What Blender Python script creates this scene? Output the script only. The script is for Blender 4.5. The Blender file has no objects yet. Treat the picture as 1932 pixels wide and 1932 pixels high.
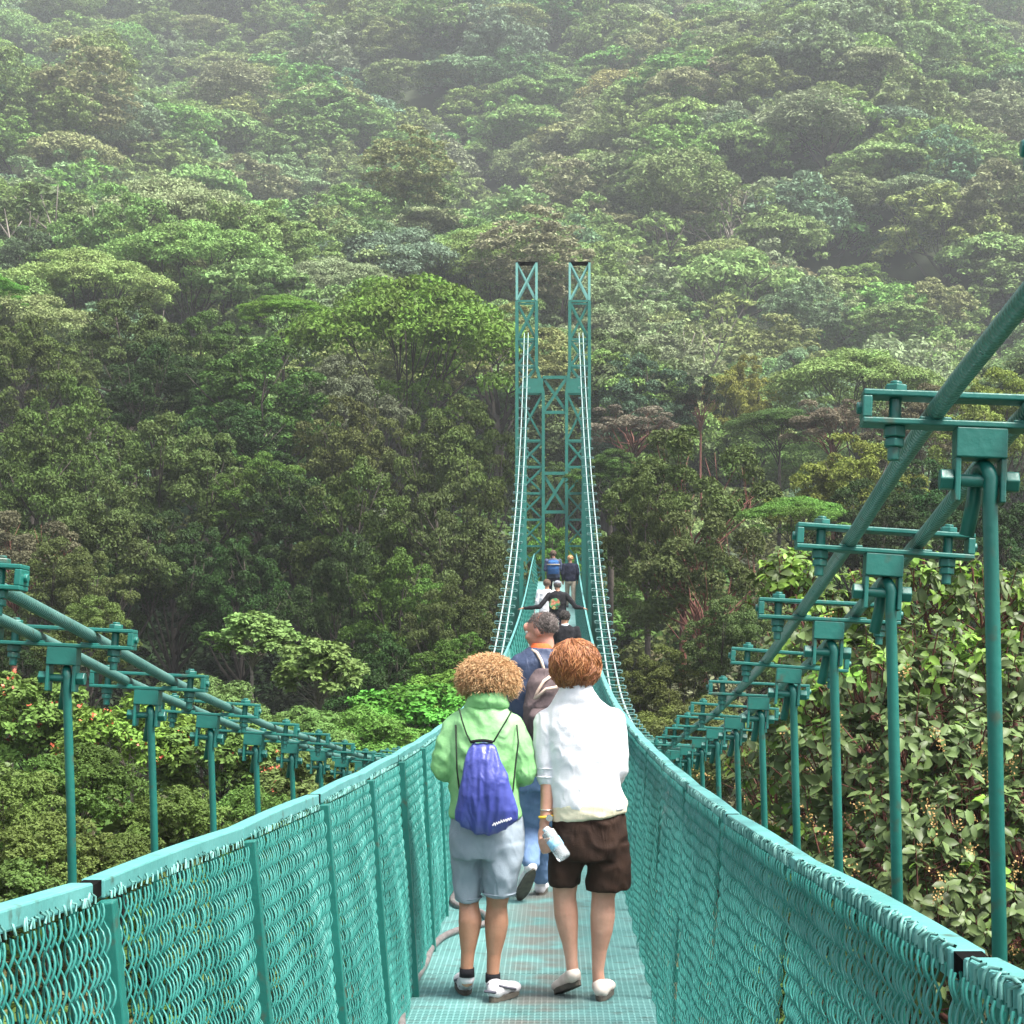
import bpy, math, random
import numpy as np
from mathutils import Vector, Matrix, noise as mnoise

# ------------------------------------------------------------------ camera, world, light
scene = bpy.context.scene
F, X0, Y0, W0 = 3500.0, 1053.0, 1070.0, 1932.0     # focal length and vanishing point in photo units
cam_d = bpy.data.cameras.new('camera'); cam = bpy.data.objects.new('camera', cam_d)
scene.collection.objects.link(cam); scene.camera = cam
cam.location = (0, 0, 0); cam.rotation_euler = (math.radians(90), 0, 0)
cam_d.sensor_width = 36; cam_d.sensor_height = 36; cam_d.sensor_fit = 'HORIZONTAL'
cam_d.lens = F / W0 * 36
cam_d.shift_x = (W0 / 2 - X0) / W0
cam_d.shift_y = (Y0 - W0 / 2) / W0
cam_d.clip_start = 0.1; cam_d.clip_end = 3000

SUN_EL, SUN_AZ = math.radians(63), math.radians(118)     # azimuth clockwise from +Y: right, a little behind the camera
world = bpy.data.worlds.new('World'); scene.world = world; world.use_nodes = True
wn = world.node_tree; wn.nodes.clear()
sky = wn.nodes.new('ShaderNodeTexSky'); sky.sky_type = 'NISHITA'; sky.sun_disc = False
sky.sun_elevation = SUN_EL; sky.sun_rotation = SUN_AZ
sky.air_density = 1.0; sky.dust_density = 4.0; sky.ozone_density = 1.0
bg = wn.nodes.new('ShaderNodeBackground'); bg.inputs[1].default_value = 0.115
wo = wn.nodes.new('ShaderNodeOutputWorld')
shs = wn.nodes.new('ShaderNodeHueSaturation'); shs.inputs['Saturation'].default_value = 0.4     # a pale overcast rather than a blue sky
wn.links.new(sky.outputs[0], shs.inputs['Color']); wn.links.new(shs.outputs[0], bg.inputs[0]); wn.links.new(bg.outputs[0], wo.inputs[0])
sun_d = bpy.data.lights.new('sun', 'SUN'); sun_d.energy = 4.0; sun_d.angle = math.radians(24)
sun_d.color = (1.0, 0.95, 0.88)
sun = bpy.data.objects.new('sun', sun_d); scene.collection.objects.link(sun)
sd = Vector((math.sin(SUN_AZ) * math.cos(SUN_EL), math.cos(SUN_AZ) * math.cos(SUN_EL), math.sin(SUN_EL)))
sun.rotation_euler = sd.to_track_quat('Z', 'Y').to_euler()
scene.view_settings.view_transform = 'Standard'; scene.view_settings.look = 'None'
scene.view_settings.exposure = 1.75; scene.view_settings.gamma = 1
scene.cycles.max_bounces = 8; scene.cycles.diffuse_bounces = 2; scene.cycles.glossy_bounces = 2
scene.cycles.transmission_bounces = 6; scene.cycles.volume_bounces = 0; scene.cycles.transparent_max_bounces = 6
scene.cycles.use_denoising = True

COL = scene.collection
rnd = random.Random(7)
def P(u, v, Z): return Vector(((u - X0) * Z / F, Z, (Y0 - v) * Z / F))
def to_px(p): return (X0 + F * p[0] / p[1], Y0 - F * p[2] / p[1])

# ------------------------------------------------------------------ object helpers
def tag(o, label=None, cat=None, group=None, kind=None):
    if label: o['label'] = label
    if cat: o['category'] = cat
    if group: o['group'] = group
    if kind: o['kind'] = kind
    return o
def empty(name, loc=(0, 0, 0), parent=None):
    o = bpy.data.objects.new(name, None); COL.objects.link(o); o.location = loc
    o.empty_display_size = 0.2
    if parent: o.parent = parent
    return o
def link_mesh(name, me, mat=None, parent=None):
    if mat is not None and len(me.materials) == 0: me.materials.append(mat)
    o = bpy.data.objects.new(name, me); COL.objects.link(o)
    if parent is not None:
        o.parent = parent
        # geometry is built in world coordinates; keep it there
        o.matrix_parent_inverse = Matrix.Translation(-Vector(parent.location))
    return o

class MB:
    def __init__(s): s.v = []; s.f = []; s.uv = []; s.mi = []
    def add(s, vs, fs, mi=0):
        n = len(s.v); s.v += [tuple(p) for p in vs]
        s.f += [tuple(i + n for i in f) for f in fs]; s.mi += [mi] * len(fs)
    def box(s, c, size, rot=None, mi=0):
        c = Vector(c); hx, hy, hz = size[0] / 2, size[1] / 2, size[2] / 2
        vs = [Vector((x, y, z)) for x in (-hx, hx) for y in (-hy, hy) for z in (-hz, hz)]
        if rot is not None: vs = [rot @ p for p in vs]
        s.add([p + c for p in vs], [(0, 1, 3, 2), (4, 6, 7, 5), (0, 4, 5, 1), (2, 3, 7, 6), (0, 2, 6, 4), (1, 5, 7, 3)], mi)
    def bar(s, a, b, w, d, mi=0, up=(0, 0, 1)):
        a, b = Vector(a), Vector(b); z = (b - a); L = z.length; z.normalize()
        x = Vector(up).cross(z)
        if x.length < 1e-3: x = Vector((1, 0, 0)).cross(z) if abs(z.x) < .9 else Vector((0, 1, 0)).cross(z)
        x.normalize(); y = z.cross(x)
        R = Matrix((x, y, z)).transposed()
        s.box((a + b) / 2, (w, d, L), R, mi)
    def tube(s, pts, r, n=8, caps=True, mi=0, fixed=None):
        pts = [Vector(p) for p in pts]; m = len(pts)
        rr = r if hasattr(r, '__len__') else [r] * m
        vs = []; x = None
        for i, p in enumerate(pts):
            t = (pts[min(i + 1, m - 1)] - pts[max(i - 1, 0)]).normalized()
            if x is None:
                a = Vector(fixed) if fixed else (Vector((0, 0, 1)) if abs(t.z) < .9 else Vector((1, 0, 0)))
                x = t.cross(a).normalized()
            else:
                x = (x - t * x.dot(t))
                x = x.normalized() if x.length > 1e-6 else t.orthogonal().normalized()
            y = t.cross(x)
            for k in range(n):
                a = 2 * math.pi * k / n
                vs.append(p + (x * math.cos(a) + y * math.sin(a)) * rr[i])
        fs = [(i * n + k, i * n + (k + 1) % n, (i + 1) * n + (k + 1) % n, (i + 1) * n + k) for i in range(m - 1) for k in range(n)]
        if caps: fs += [tuple(reversed(range(n))), tuple((m - 1) * n + k for k in range(n))]
        s.add(vs, fs, mi)
    def cyl(s, a, b, r, n=12, mi=0): s.tube([a, b], r, n, True, mi)
    def mesh(s, name, smooth=False, angle=None):
        me = bpy.data.meshes.new(name); me.from_pydata(s.v, [], s.f)
        if any(s.mi): me.polygons.foreach_set('material_index', s.mi)
        if smooth: me.polygons.foreach_set('use_smooth', [True] * len(s.f))
        me.update(); return me
    def build(s, name, mat, parent=None, smooth=False, bevel=0):
        me = s.mesh(name, smooth)
        for m in (mat if isinstance(mat, (list, tuple)) else [mat]): me.materials.append(m)
        o = link_mesh(name, me, None, parent)
        if bevel:
            b = o.modifiers.new('b', 'BEVEL'); b.width = bevel; b.segments = 2; b.limit_method = 'ANGLE'
        return o

def hermite(xs, ys):
    xs = np.array(xs, float); ys = np.array(ys, float)
    m = np.gradient(ys, xs)
    def f(x):
        i = int(np.clip(np.searchsorted(xs, x) - 1, 0, len(xs) - 2)); h = xs[i + 1] - xs[i]; t = (x - xs[i]) / h
        return float((2*t**3-3*t*t+1)*ys[i] + (t**3-2*t*t+t)*h*m[i] + (-2*t**3+3*t*t)*ys[i+1] + (t**3-t*t)*h*m[i+1])
    return f

# ------------------------------------------------------------------ materials
def newmat(name):
    m = bpy.data.materials.new(name); m.use_nodes = True
    nt = m.node_tree; b = nt.nodes['Principled BSDF']; return m, nt, b
def N(nt, t, **kw):
    n = nt.nodes.new(t)
    for k, v in kw.items():
        if k.startswith('i_'):
            key = k[2:]; n.inputs[int(key) if key.isdigit() else key].default_value = v
        else: setattr(n, k, v)
    return n
def ramp(nt, fac, stops):
    r = nt.nodes.new('ShaderNodeValToRGB'); e = r.color_ramp.elements
    while len(e) < len(stops): e.new(0.5)
    for i, (p, c) in enumerate(stops): e[i].position = p; e[i].color = (c[0], c[1], c[2], 1)
    nt.links.new(fac, r.inputs[0]); return r.outputs[0]
def mixc(nt, fac, a, b, mode='MIX'):
    m = nt.nodes.new('ShaderNodeMix'); m.data_type = 'RGBA'; m.blend_type = mode
    for s, v in ((m.inputs[0], fac), (m.inputs[6], a), (m.inputs[7], b)):
        if isinstance(v, (int, float)): s.default_value = v
        elif isinstance(v, tuple): s.default_value = (v[0], v[1], v[2], 1)
        else: nt.links.new(v, s)
    return m.outputs[2]
def noise_mat(name, c1, c2, scale=8, rough=0.5, bump=0.0, bscale=None, detail=5, spec=0.5, metal=0.0, stretch=None, coord='Object'):
    m, nt, b = newmat(name)
    tc = N(nt, 'ShaderNodeTexCoord'); src = tc.outputs[coord]
    if stretch:
        mp = N(nt, 'ShaderNodeMapping'); mp.inputs['Scale'].default_value = stretch; nt.links.new(src, mp.inputs[0]); src = mp.outputs[0]
    n = N(nt, 'ShaderNodeTexNoise', i_Scale=scale, i_Detail=detail); nt.links.new(src, n.inputs['Vector'])
    col = ramp(nt, n.outputs[0], [(.3, c1), (.7, c2)])
    nt.links.new(col, b.inputs['Base Color'])
    b.inputs['Roughness'].default_value = rough; b.inputs['Specular IOR Level'].default_value = spec; b.inputs['Metallic'].default_value = metal
    if bump:
        n2 = N(nt, 'ShaderNodeTexNoise', i_Scale=bscale or scale * 4, i_Detail=4); nt.links.new(src, n2.inputs['Vector'])
        bp = N(nt, 'ShaderNodeBump', i_Strength=bump, i_Distance=0.01); nt.links.new(n2.outputs[0], bp.inputs['Height'])
        nt.links.new(bp.outputs[0], b.inputs['Normal'])
    return m

def paint_mat(name, c_lo, c_hi, rough=0.38, chips=True, ridges=False, sky_sheen=None):
    m, nt, b = newmat(name)
    g = N(nt, 'ShaderNodeNewGeometry')
    n = N(nt, 'ShaderNodeTexNoise', i_Scale=5.0, i_Detail=6.0); nt.links.new(g.outputs['Position'], n.inputs['Vector'])
    col = ramp(nt, n.outputs[0], [(.3, c_lo), (.7, c_hi)])
    n2 = N(nt, 'ShaderNodeTexNoise', i_Scale=60.0, i_Detail=3.0); nt.links.new(g.outputs['Position'], n2.inputs['Vector'])
    if chips:
        n3 = N(nt, 'ShaderNodeTexNoise', i_Scale=23.0, i_Detail=8.0); nt.links.new(g.outputs['Position'], n3.inputs['Vector'])
        msk = ramp(nt, n3.outputs[0], [(.60, (0, 0, 0)), (.72, (.75, .75, .75))])
        col = mixc(nt, msk, col, (.045, .060, .040))
    if sky_sheen:   # pale sky reflection put into the colour along the far half of the bridge
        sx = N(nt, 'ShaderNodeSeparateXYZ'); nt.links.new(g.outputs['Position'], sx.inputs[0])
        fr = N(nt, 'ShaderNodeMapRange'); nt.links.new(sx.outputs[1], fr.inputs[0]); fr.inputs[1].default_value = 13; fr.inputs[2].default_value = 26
        col = mixc(nt, fr.outputs[0], col, sky_sheen)
    nt.links.new(col, b.inputs['Base Color'])
    rr = N(nt, 'ShaderNodeMapRange'); nt.links.new(n2.outputs[0], rr.inputs[0])
    rr.inputs[3].default_value = rough - .1; rr.inputs[4].default_value = rough + .15
    nt.links.new(rr.outputs[0], b.inputs['Roughness'])
    bp = N(nt, 'ShaderNodeBump', i_Strength=0.35, i_Distance=0.003); nt.links.new(n2.outputs[0], bp.inputs['Height'])
    out = bp.outputs[0]
    if ridges:
        w = N(nt, 'ShaderNodeTexWave', i_Scale=22.0, i_Distortion=0.6); w.bands_direction = 'Y'
        nt.links.new(g.outputs['Position'], w.inputs['Vector'])
        b2 = N(nt, 'ShaderNodeBump', i_Strength=0.6, i_Distance=0.004)
        nt.links.new(w.outputs[1], b2.inputs['Height']); nt.links.new(out, b2.inputs['Normal']); out = b2.outputs[0]
    nt.links.new(out, b.inputs['Normal'])
    return m
M = {}
M['teal'] = paint_mat('teal paint', (.006, .095, .078), (.009, .128, .106))
M['teal_clamp'] = paint_mat('clamp paint', (.006, .095, .078), (.009, .128, .106), sky_sheen=(.12, .24, .225))
M['teal_cable'] = paint_mat('teal cable paint', (.050, .140, .122), (.080, .180, .160), .3, ridges=True, sky_sheen=(.27, .37, .36))
M['teal_rail'] = paint_mat('teal rail paint', (.062, .225, .215), (.095, .29, .28), .4)
M['teal_mesh'] = paint_mat('teal mesh paint', (.012, .135, .114), (.034, .200, .174), .34, chips=False)
M['teal_mesh_edge'] = paint_mat('pale teal mesh edge', (.07, .23, .205), (.13, .31, .28), .5, chips=False)
M['teal_tower'] = paint_mat('teal tower paint', (.006, .115, .088), (.010, .145, .115), .45, chips=False)
M['teal_pale'] = paint_mat('pale tower paint', (.11, .32, .285), (.155, .375, .34), .5, chips=False)
M['black_gap'] = noise_mat('dark gap', (.004, .004, .004), (.010, .010, .010), 20, .95, spec=0)
M['bark'] = noise_mat('bark', (.022, .018, .014), (.065, .052, .042), 14, .9, .5, 40)
M['bark_pale'] = noise_mat('pale bark', (.11, .095, .08), (.24, .21, .18), 14, .9, .4, 40)
M['bark_red'] = noise_mat('red bark', (.07, .022, .016), (.16, .055, .035), 14, .8, .4, 40)
M['hose'] = noise_mat('conduit plastic', (.085, .075, .075), (.15, .135, .13), 12, .5, .3)

def leaf_mat(name, attr=False, trans=0.2, rough=0.6, spec=0.12, var=0.25):
    m, nt, b = newmat(name)
    if attr:
        a = N(nt, 'ShaderNodeAttribute', attribute_type='INSTANCER', attribute_name='col'); base = a.outputs['Color']
    else:
        oi = N(nt, 'ShaderNodeObjectInfo'); base = oi.outputs['Color']
    g = N(nt, 'ShaderNodeNewGeometry')
    # value and hue vary from leaf to leaf
    mr = N(nt, 'ShaderNodeMapRange'); nt.links.new(g.outputs['Random Per Island'], mr.inputs[0])
    mr.inputs[3].default_value = 1 - var; mr.inputs[4].default_value = 1 + var
    nz = N(nt, 'ShaderNodeTexNoise', i_Scale=0.7, i_Detail=4.0); nt.links.new(g.outputs['Position'], nz.inputs['Vector'])
    mr2 = N(nt, 'ShaderNodeMapRange'); nt.links.new(nz.outputs[0], mr2.inputs[0])
    mr2.inputs[1].default_value = .3; mr2.inputs[2].default_value = .7; mr2.inputs[3].default_value = .66; mr2.inputs[4].default_value = 1.42
    mu = N(nt, 'ShaderNodeMath', operation='MULTIPLY'); nt.links.new(mr.outputs[0], mu.inputs[0]); nt.links.new(mr2.outputs[0], mu.inputs[1])
    hs = N(nt, 'ShaderNodeHueSaturation'); hs.inputs['Saturation'].default_value = 1.0; nt.links.new(base, hs.inputs['Color']); nt.links.new(mu.outputs[0], hs.inputs['Value'])
    hm = N(nt, 'ShaderNodeMapRange'); nt.links.new(nz.outputs[0], hm.inputs[0]); hm.inputs[3].default_value = .472; hm.inputs[4].default_value = .54
    nt.links.new(hm.outputs[0], hs.inputs['Hue'])
    nt.links.new(hs.outputs[0], b.inputs['Base Color'])
    b.inputs['Roughness'].default_value = rough; b.inputs['Specular IOR Level'].default_value = spec
    tr = N(nt, 'ShaderNodeBsdfTranslucent'); nt.links.new(hs.outputs[0], tr.inputs[0])
    mx = N(nt, 'ShaderNodeMixShader'); mx.inputs[0].default_value = trans
    nt.links.new(b.outputs[0], mx.inputs[1]); nt.links.new(tr.outputs[0], mx.inputs[2])
    nt.links.new(mx.outputs[0], nt.nodes['Material Output'].inputs[0])
    return m
M['leaf'] = leaf_mat('leaf')
M['leaf_far'] = leaf_mat('forest leaf', attr=True)
M['leaf_gloss'] = leaf_mat('glossy leaf', trans=.28, rough=.45, spec=.25, var=.5)
M['flower_red'] = noise_mat('red blossom', (.35, .05, .03), (.5, .12, .05), 6, .6)
M['flower_cream'] = noise_mat('ochre blossom', (.20, .115, .03), (.32, .20, .06), 6, .7)

# ------------------------------------------------------------------ terrain
_ys = [-60, 0, 8, 14, 20, 30, 45, 58, 70, 85, 100, 130, 200, 300, 420, 520, 650, 800]
_zs = [0, -2.8, -4.0, -4.6, -5.2, -6.2, -6.6, -5.6, -4.2, -4, -3, 1, 20, 58, 112, 165, 238, 325]
_prof = hermite(_ys, _zs)
def H(x, y):
    z = _prof(max(-59, min(799, y)))
    k = min(1, max(0, (y - 75) / 150))
    z += k * (9 * math.sin(x / 31 + y / 53) + 6.5 * math.sin(x / 17 - y / 37 + 1.3) + 2.5 * math.sin(x / 9 + y / 13))
    if y < 75: z += 0.8 * math.sin(x / 5 + y / 7)
    if y < 60: z += 0.02 * min(30, max(0, abs(x) - 6)) * 6 * min(1, max(0, y / 20))*0.5
    return z
def build_terrain():
    xs = np.concatenate([np.linspace(-360, -60, 40), np.linspace(-56, 56, 57), np.linspace(60, 360, 40)])
    ys = np.concatenate([np.linspace(-60, 120, 91), np.linspace(124, 800, 130)])
    vs = [(x, y, H(x, y)) for y in ys for x in xs]; nx = len(xs)
    fs = [(j*nx+i, j*nx+i+1, (j+1)*nx+i+1, (j+1)*nx+i) for j in range(len(ys)-1) for i in range(nx-1)]
    me = bpy.data.meshes.new('terrain'); me.from_pydata(vs, [], fs); me.polygons.foreach_set('use_smooth', [True]*len(fs))
    m = noise_mat('forest floor', (.012, .020, .006), (.028, .042, .012), .5, .95, .8, 3, 8)
    o = link_mesh('terrain', me, m); tag(o, kind='structure'); o['label'] = 'steep forested hillside falling to a valley under the bridge'
build_terrain()

# ------------------------------------------------------------------ foliage
def crown_puffs(kind, R):
    ps = []
    if kind == 'umbrella':
        for _ in range(70):
            r = math.sqrt(R.random()) * .88; a = R.random() * 6.283
            ps.append((r*math.cos(a), r*math.sin(a), .42*(1-r*r) + R.uniform(-.07, .05), R.uniform(.13, .23), .42))
        for _ in range(18):
            r = math.sqrt(R.random()) * .9; a = R.random() * 6.283
            ps.append((r*math.cos(a), r*math.sin(a), R.uniform(-.25, .02), R.uniform(.08, .16), .45))
    elif kind in ('lumpy', 'lumpytall'):
        nl_ = 15 if kind == 'lumpy' else 20
        for i in range(nl_):
            a = i*2.39996 + R.uniform(-.4, .4); c = 1 - (i+.5)/nl_*(1.35 if kind == 'lumpy' else 1.75); s_ = math.sqrt(max(0, 1-c*c)); k = R.uniform(.52, .80)
            L_ = Vector((s_*math.cos(a)*k, s_*math.sin(a)*k, c*k*(.8 if kind == 'lumpy' else 1.05))); lr = R.uniform(.20, .36)
            for _ in range(11):
                d = Vector((R.gauss(0, 1), R.gauss(0, 1), R.gauss(.35, .8))).normalized(); q = L_ + Vector((d.x, d.y, d.z*.75))*lr
                ps.append((q.x, q.y, q.z, R.uniform(.07, .14), .6))
    elif kind == 'dome':
        for _ in range(52):
            a = R.random()*6.283; c = R.uniform(-.25, 1); s = math.sqrt(1-c*c); k = R.uniform(.6, .85)
            ps.append((s*math.cos(a)*k, s*math.sin(a)*k, c*k*.75, R.uniform(.16, .3), .7))
    elif kind == 'tall':
        for _ in range(60):
            a = R.random()*6.283; t = R.uniform(-1.1, 1); s = math.sqrt(max(0, 1-(t/1.15)**2))*R.uniform(.55, .8)
            ps.append((s*math.cos(a), s*math.sin(a), t*.95, R.uniform(.18, .3), .75))
    elif kind == 'layered':
        for L in range(5):
            zc = -.5 + L*.27; rad = [.75, .9, .8, .6, .3][L]
            for _ in range([14, 18, 16, 10, 4][L]):
                r = rad*math.sqrt(R.uniform(.15, 1)); a = R.random()*6.283
                ps.append((r*math.cos(a), r*math.sin(a), zc + R.uniform(-.05, .06), R.uniform(.12, .22), .4))
    elif kind == 'loose':
        for _ in range(38):
            a = R.random()*6.283; c = R.uniform(-.5, 1); s = math.sqrt(1-c*c); k = R.uniform(.35, .95)
            ps.append((s*math.cos(a)*k, s*math.sin(a)*k, c*k*.85, R.uniform(.1, .2), .8))
    elif kind == 'shrub':
        for _ in range(60):
            a = R.random()*6.283; c = R.uniform(-.7, 1); s = math.sqrt(1-c*c); k = R.uniform(.55, .92)
            ps.append((s*math.cos(a)*k, s*math.sin(a)*k, c*k*.8, R.uniform(.13, .24), .8))
    return np.array(ps)
def leaves_mesh(name, pos, nrm, tan, L, wid, fold=False, droop=0.0):
    n = len(pos); B = np.cross(nrm, tan)
    L = L[:, None]; W = L * wid
    if not fold:
        v = np.stack([pos - tan*L*.5, pos + B*W*.5, pos + tan*L*.5 - nrm*L*droop, pos - B*W*.5], 1).reshape(-1, 3)
        idx = np.arange(n*4).reshape(n, 4); k = 4
    else:
        b0 = pos; m1 = pos + tan*L*.33; m2 = pos + tan*L*.72 - nrm*L*droop*.4; tip = pos + tan*L - nrm*L*droop
        v = np.stack([b0, m1 + B*W*.5 + nrm*W*.16, m2 + B*W*.42 + nrm*W*.12, tip, m2 - B*W*.42 + nrm*W*.12, m1 - B*W*.5 + nrm*W*.16, m1, m2], 1).reshape(-1, 3)
        a = np.arange(n)[:, None]*8
        idx = np.concatenate([a + np.array([[0, 6, 1, 1]]), ], 1)
        quads = np.concatenate([a + np.array([[6, 7, 2, 1]]), a + np.array([[6, 5, 4, 7]])], 0)
        tris = np.concatenate([a + np.array([[0, 6, 1]]), a + np.array([[0, 5, 6]]), a + np.array([[7, 3, 2]]), a + np.array([[7, 4, 3]])], 0)
        me = bpy.data.meshes.new(name)
        nq, ntg = len(quads), len(tris)
        me.vertices.add(len(v)); me.vertices.foreach_set('co', v.astype(np.float32).ravel())
        me.loops.add(nq*4 + ntg*3); me.loops.foreach_set('vertex_index', np.concatenate([quads.ravel(), tris.ravel()]).astype(np.int32))
        me.polygons.add(nq+ntg)
        st = np.concatenate([np.arange(nq)*4, nq*4 + np.arange(ntg)*3]).astype(np.int32)
        me.polygons.foreach_set('loop_start', st)
        me.polygons.foreach_set('use_smooth', np.ones(nq+ntg, dtype=bool))
        me.update(calc_edges=True); return me
    me = bpy.data.meshes.new(name)
    me.vertices.add(len(v)); me.vertices.foreach_set('co', v.astype(np.float32).ravel())
    me.loops.add(n*4); me.loops.foreach_set('vertex_index', idx.ravel().astype(np.int32))
    me.polygons.add(n); me.polygons.foreach_set('loop_start', (np.arange(n)*4).astype(np.int32))
    me.update(calc_edges=True); return me
def unit(a): return a / (np.linalg.norm(a, axis=1, keepdims=True) + 1e-9)
def crown(name, kind, seed, nleaf, L, wid=.5, fold=False, droop=.1, cluster=1, scat=.7, mat='leaf', up=.85):
    R = random.Random(seed); rs = np.random.RandomState(seed)
    ps = crown_puffs(kind, R)
    w = ps[:, 3]**2; w /= w.sum()
    nc = nleaf // cluster
    pi = rs.choice(len(ps), nc, p=w)
    d = unit(rs.normal(size=(nc, 3))); flip = (d[:, 2] < -.15) & (rs.rand(nc) < .75); d[flip, 2] *= -1
    rr = ps[pi, 3] * rs.uniform(.72, 1.12, nc)
    c = ps[pi, :3] + d * rr[:, None] * np.stack([np.ones(nc), np.ones(nc), ps[pi, 4]], 1)
    if cluster > 1:
        pos = np.repeat(c, cluster, 0); dd = np.repeat(unit(d + np.array([0, 0, .4])), cluster, 0); n = len(pos)
        rv = unit(rs.normal(size=(n, 3))); rad = unit(rv - dd * (rv*dd).sum(1, keepdims=True))
        tan = unit(rad + dd * rs.uniform(-.1, .8, (n, 1)))
        nrm = unit(dd - tan * (dd*tan).sum(1, keepdims=True) + .25*rs.normal(size=(n, 3)))
        nrm = unit(nrm - tan*(nrm*tan).sum(1, keepdims=True))
        pos = pos + tan * L * .12 + rs.normal(size=(n, 3))*L*.1
    else:
        n = nc; pos = c
        nrm = unit(d*.55 + np.array([0, 0, up]) + scat*rs.normal(size=(n, 3)))
        rv = rs.normal(size=(n, 3)); tan = unit(rv - nrm*(rv*nrm).sum(1, keepdims=True))
    Ls = L * rs.uniform(.6, 1.3, n)
    me = leaves_mesh(name, pos, nrm, tan, Ls, wid, fold, droop)
    me.materials.append(M[mat]); return me, ps
def limbs(name, ps, seed, mat, r0=.06, nl=12, depth=4.0, fork=-.9):
    R = random.Random(seed + 99); b = MB()
    pts = [Vector((R.uniform(-.1, .1), R.uniform(-.1, .1), -depth)), Vector((R.uniform(-.06, .06), 0, -depth*.5)), Vector((0, 0, fork)), Vector((R.uniform(-.08, .08), R.uniform(-.08, .08), fork*.35))]
    b.tube(pts, [r0*1.4, r0*1.15, r0, r0*.5], 7)
    for i in R.sample(range(len(ps)), min(nl, len(ps))):
        e = Vector(ps[i][:3]); st = R.uniform(fork, fork*.4); k1 = R.uniform(.25, .5)
        m = Vector((e.x*k1, e.y*k1, st + (e.z-st)*R.uniform(.3, .5))) + Vector([R.gauss(0, .05) for _ in range(3)])
        m2 = m.lerp(e, .55) + Vector([R.gauss(0, .045) for _ in range(3)]); q = R.uniform(.6, 1)
        b.tube([Vector((0, 0, st)), m, m2, e], [r0*.5*q, r0*.36*q, r0*.22*q, r0*.08], 5)
        for _ in range(2):
            e2 = e + Vector((R.uniform(-.25, .25), R.uniform(-.25, .25), R.uniform(0, .12)))
            b.tube([m2, (m2+e2)/2 + Vector((0, 0, -.03)), e2], [r0*.2, r0*.13, r0*.05], 4)
    me = b.mesh(name, True); me.materials.append(M[mat]); return me

PROTO = {}
def proto(key, kind, seed, nleaf, L, bark='bark', lim={}, **kw):
    me, ps = crown('crown', kind, seed, nleaf, L, **kw)
    PROTO[key] = (me, limbs('trunk', ps, seed, bark, **lim))
# far crowns
proto('f0', 'lumpy', 1, 8000, .080, scat=.6); proto('f1', 'lumpy', 2, 8000, .080, scat=.6); proto('f2', 'umbrella', 3, 7500, .08)
proto('f3', 'lumpy', 4, 8500, .075, scat=.5); proto('f4', 'lumpytall', 5, 8500, .085, scat=.6); proto('f5', 'umbrella', 6, 8000, .07)
proto('f6', 'loose', 7, 4200, .08, bark='bark_pale', lim=dict(nl=30, r0=.05)); proto('f7', 'dome', 8, 8000, .075, scat=.5)
# middle-distance crowns
proto('m0', 'lumpy', 11, 40000, .040, scat=.6); proto('m1', 'lumpy', 12, 40000, .038, scat=.6); proto('m2', 'umbrella', 13, 36000, .034, scat=.6, lim=dict(nl=15, r0=.03, fork=-1.1))
proto('m3', 'layered', 14, 32000, .042); proto('m4', 'lumpytall', 15, 42000, .042, scat=.65, wid=.6); proto('m5', 'loose', 16, 22000, .045, bark='bark_red', lim=dict(nl=30, r0=.04))
# near shrubs
proto('s0', 'shrub', 21, 14000, .085, wid=.42, fold=True, cluster=7, lim=dict(nl=24, r0=.03), bark='bark_pale')
proto('s1', 'shrub', 22, 15000, .075, wid=.5, fold=True, cluster=6, lim=dict(nl=24, r0=.03))
proto('s2', 'loose', 23, 8000, .11, wid=.5, fold=True, cluster=7, lim=dict(nl=34, r0=.03), bark='bark_pale')
proto('s3', 'shrub', 24, 24000, .05, wid=.45, fold=True, cluster=6, lim=dict(nl=24, r0=.03))

ALLTREES = []
def put_tree(name, key, x, y, ztop, R, color, zs=1.0, rot=None, group=None, label=None, cat='tree', kindword=None, mat=None):
    cm, tm = PROTO[key]
    top = max(v.co.z for v in cm.vertices) if key not in TOPS else TOPS[key]; TOPS[key] = top
    g = H(x, y)
    root = empty(name, (x, y, g)); root.rotation_euler = (0, 0, rnd.random()*6.28 if rot is None else rot)
    zc = ztop - g - top*R*zs
    for nm, me in (('crown', cm), ('trunk', tm)):
        o = bpy.data.objects.new(nm, me); COL.objects.link(o); o.parent = root
        o.location = (0, 0, zc); o.scale = (R, R, R*zs)
        if nm == 'crown':
            j = [rnd.uniform(.88, 1.12) for _ in range(3)]; o.color = (color[0]*j[0], color[1]*j[1], color[2]*j[2], 1)
        else:
            o.scale = (R, R, max(R*zs, zc / 3.9 if zc > 0 else R)) if False else (R, R, R*zs)
    tag(root, label, cat, group)
    ALLTREES.append(dict(o=root, x=x, y=y, ztop=ztop, R=R, word=kindword, auto=label is None))
    return root
TOPS = {}
def tree_px(name, key, u, vtop, Z, wpx, color, zs=1.0, **kw):
    p = P(u, vtop, Z); return put_tree(name, key, p.x, Z, p.z, wpx*Z/F/2, color, zs, **kw)

C = dict(bright=(.080, .165, .022), mid=(.052, .094, .018), olive=(.064, .088, .022), dark=(.022, .046, .010), brown=(.090, .085, .045),
         yellow=(.145, .165, .030), blue=(.055, .088, .045), grey=(.085, .100, .052), pink=(.130, .115, .085), lime=(.085, .145, .028), deep=(.012, .022, .007))
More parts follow.
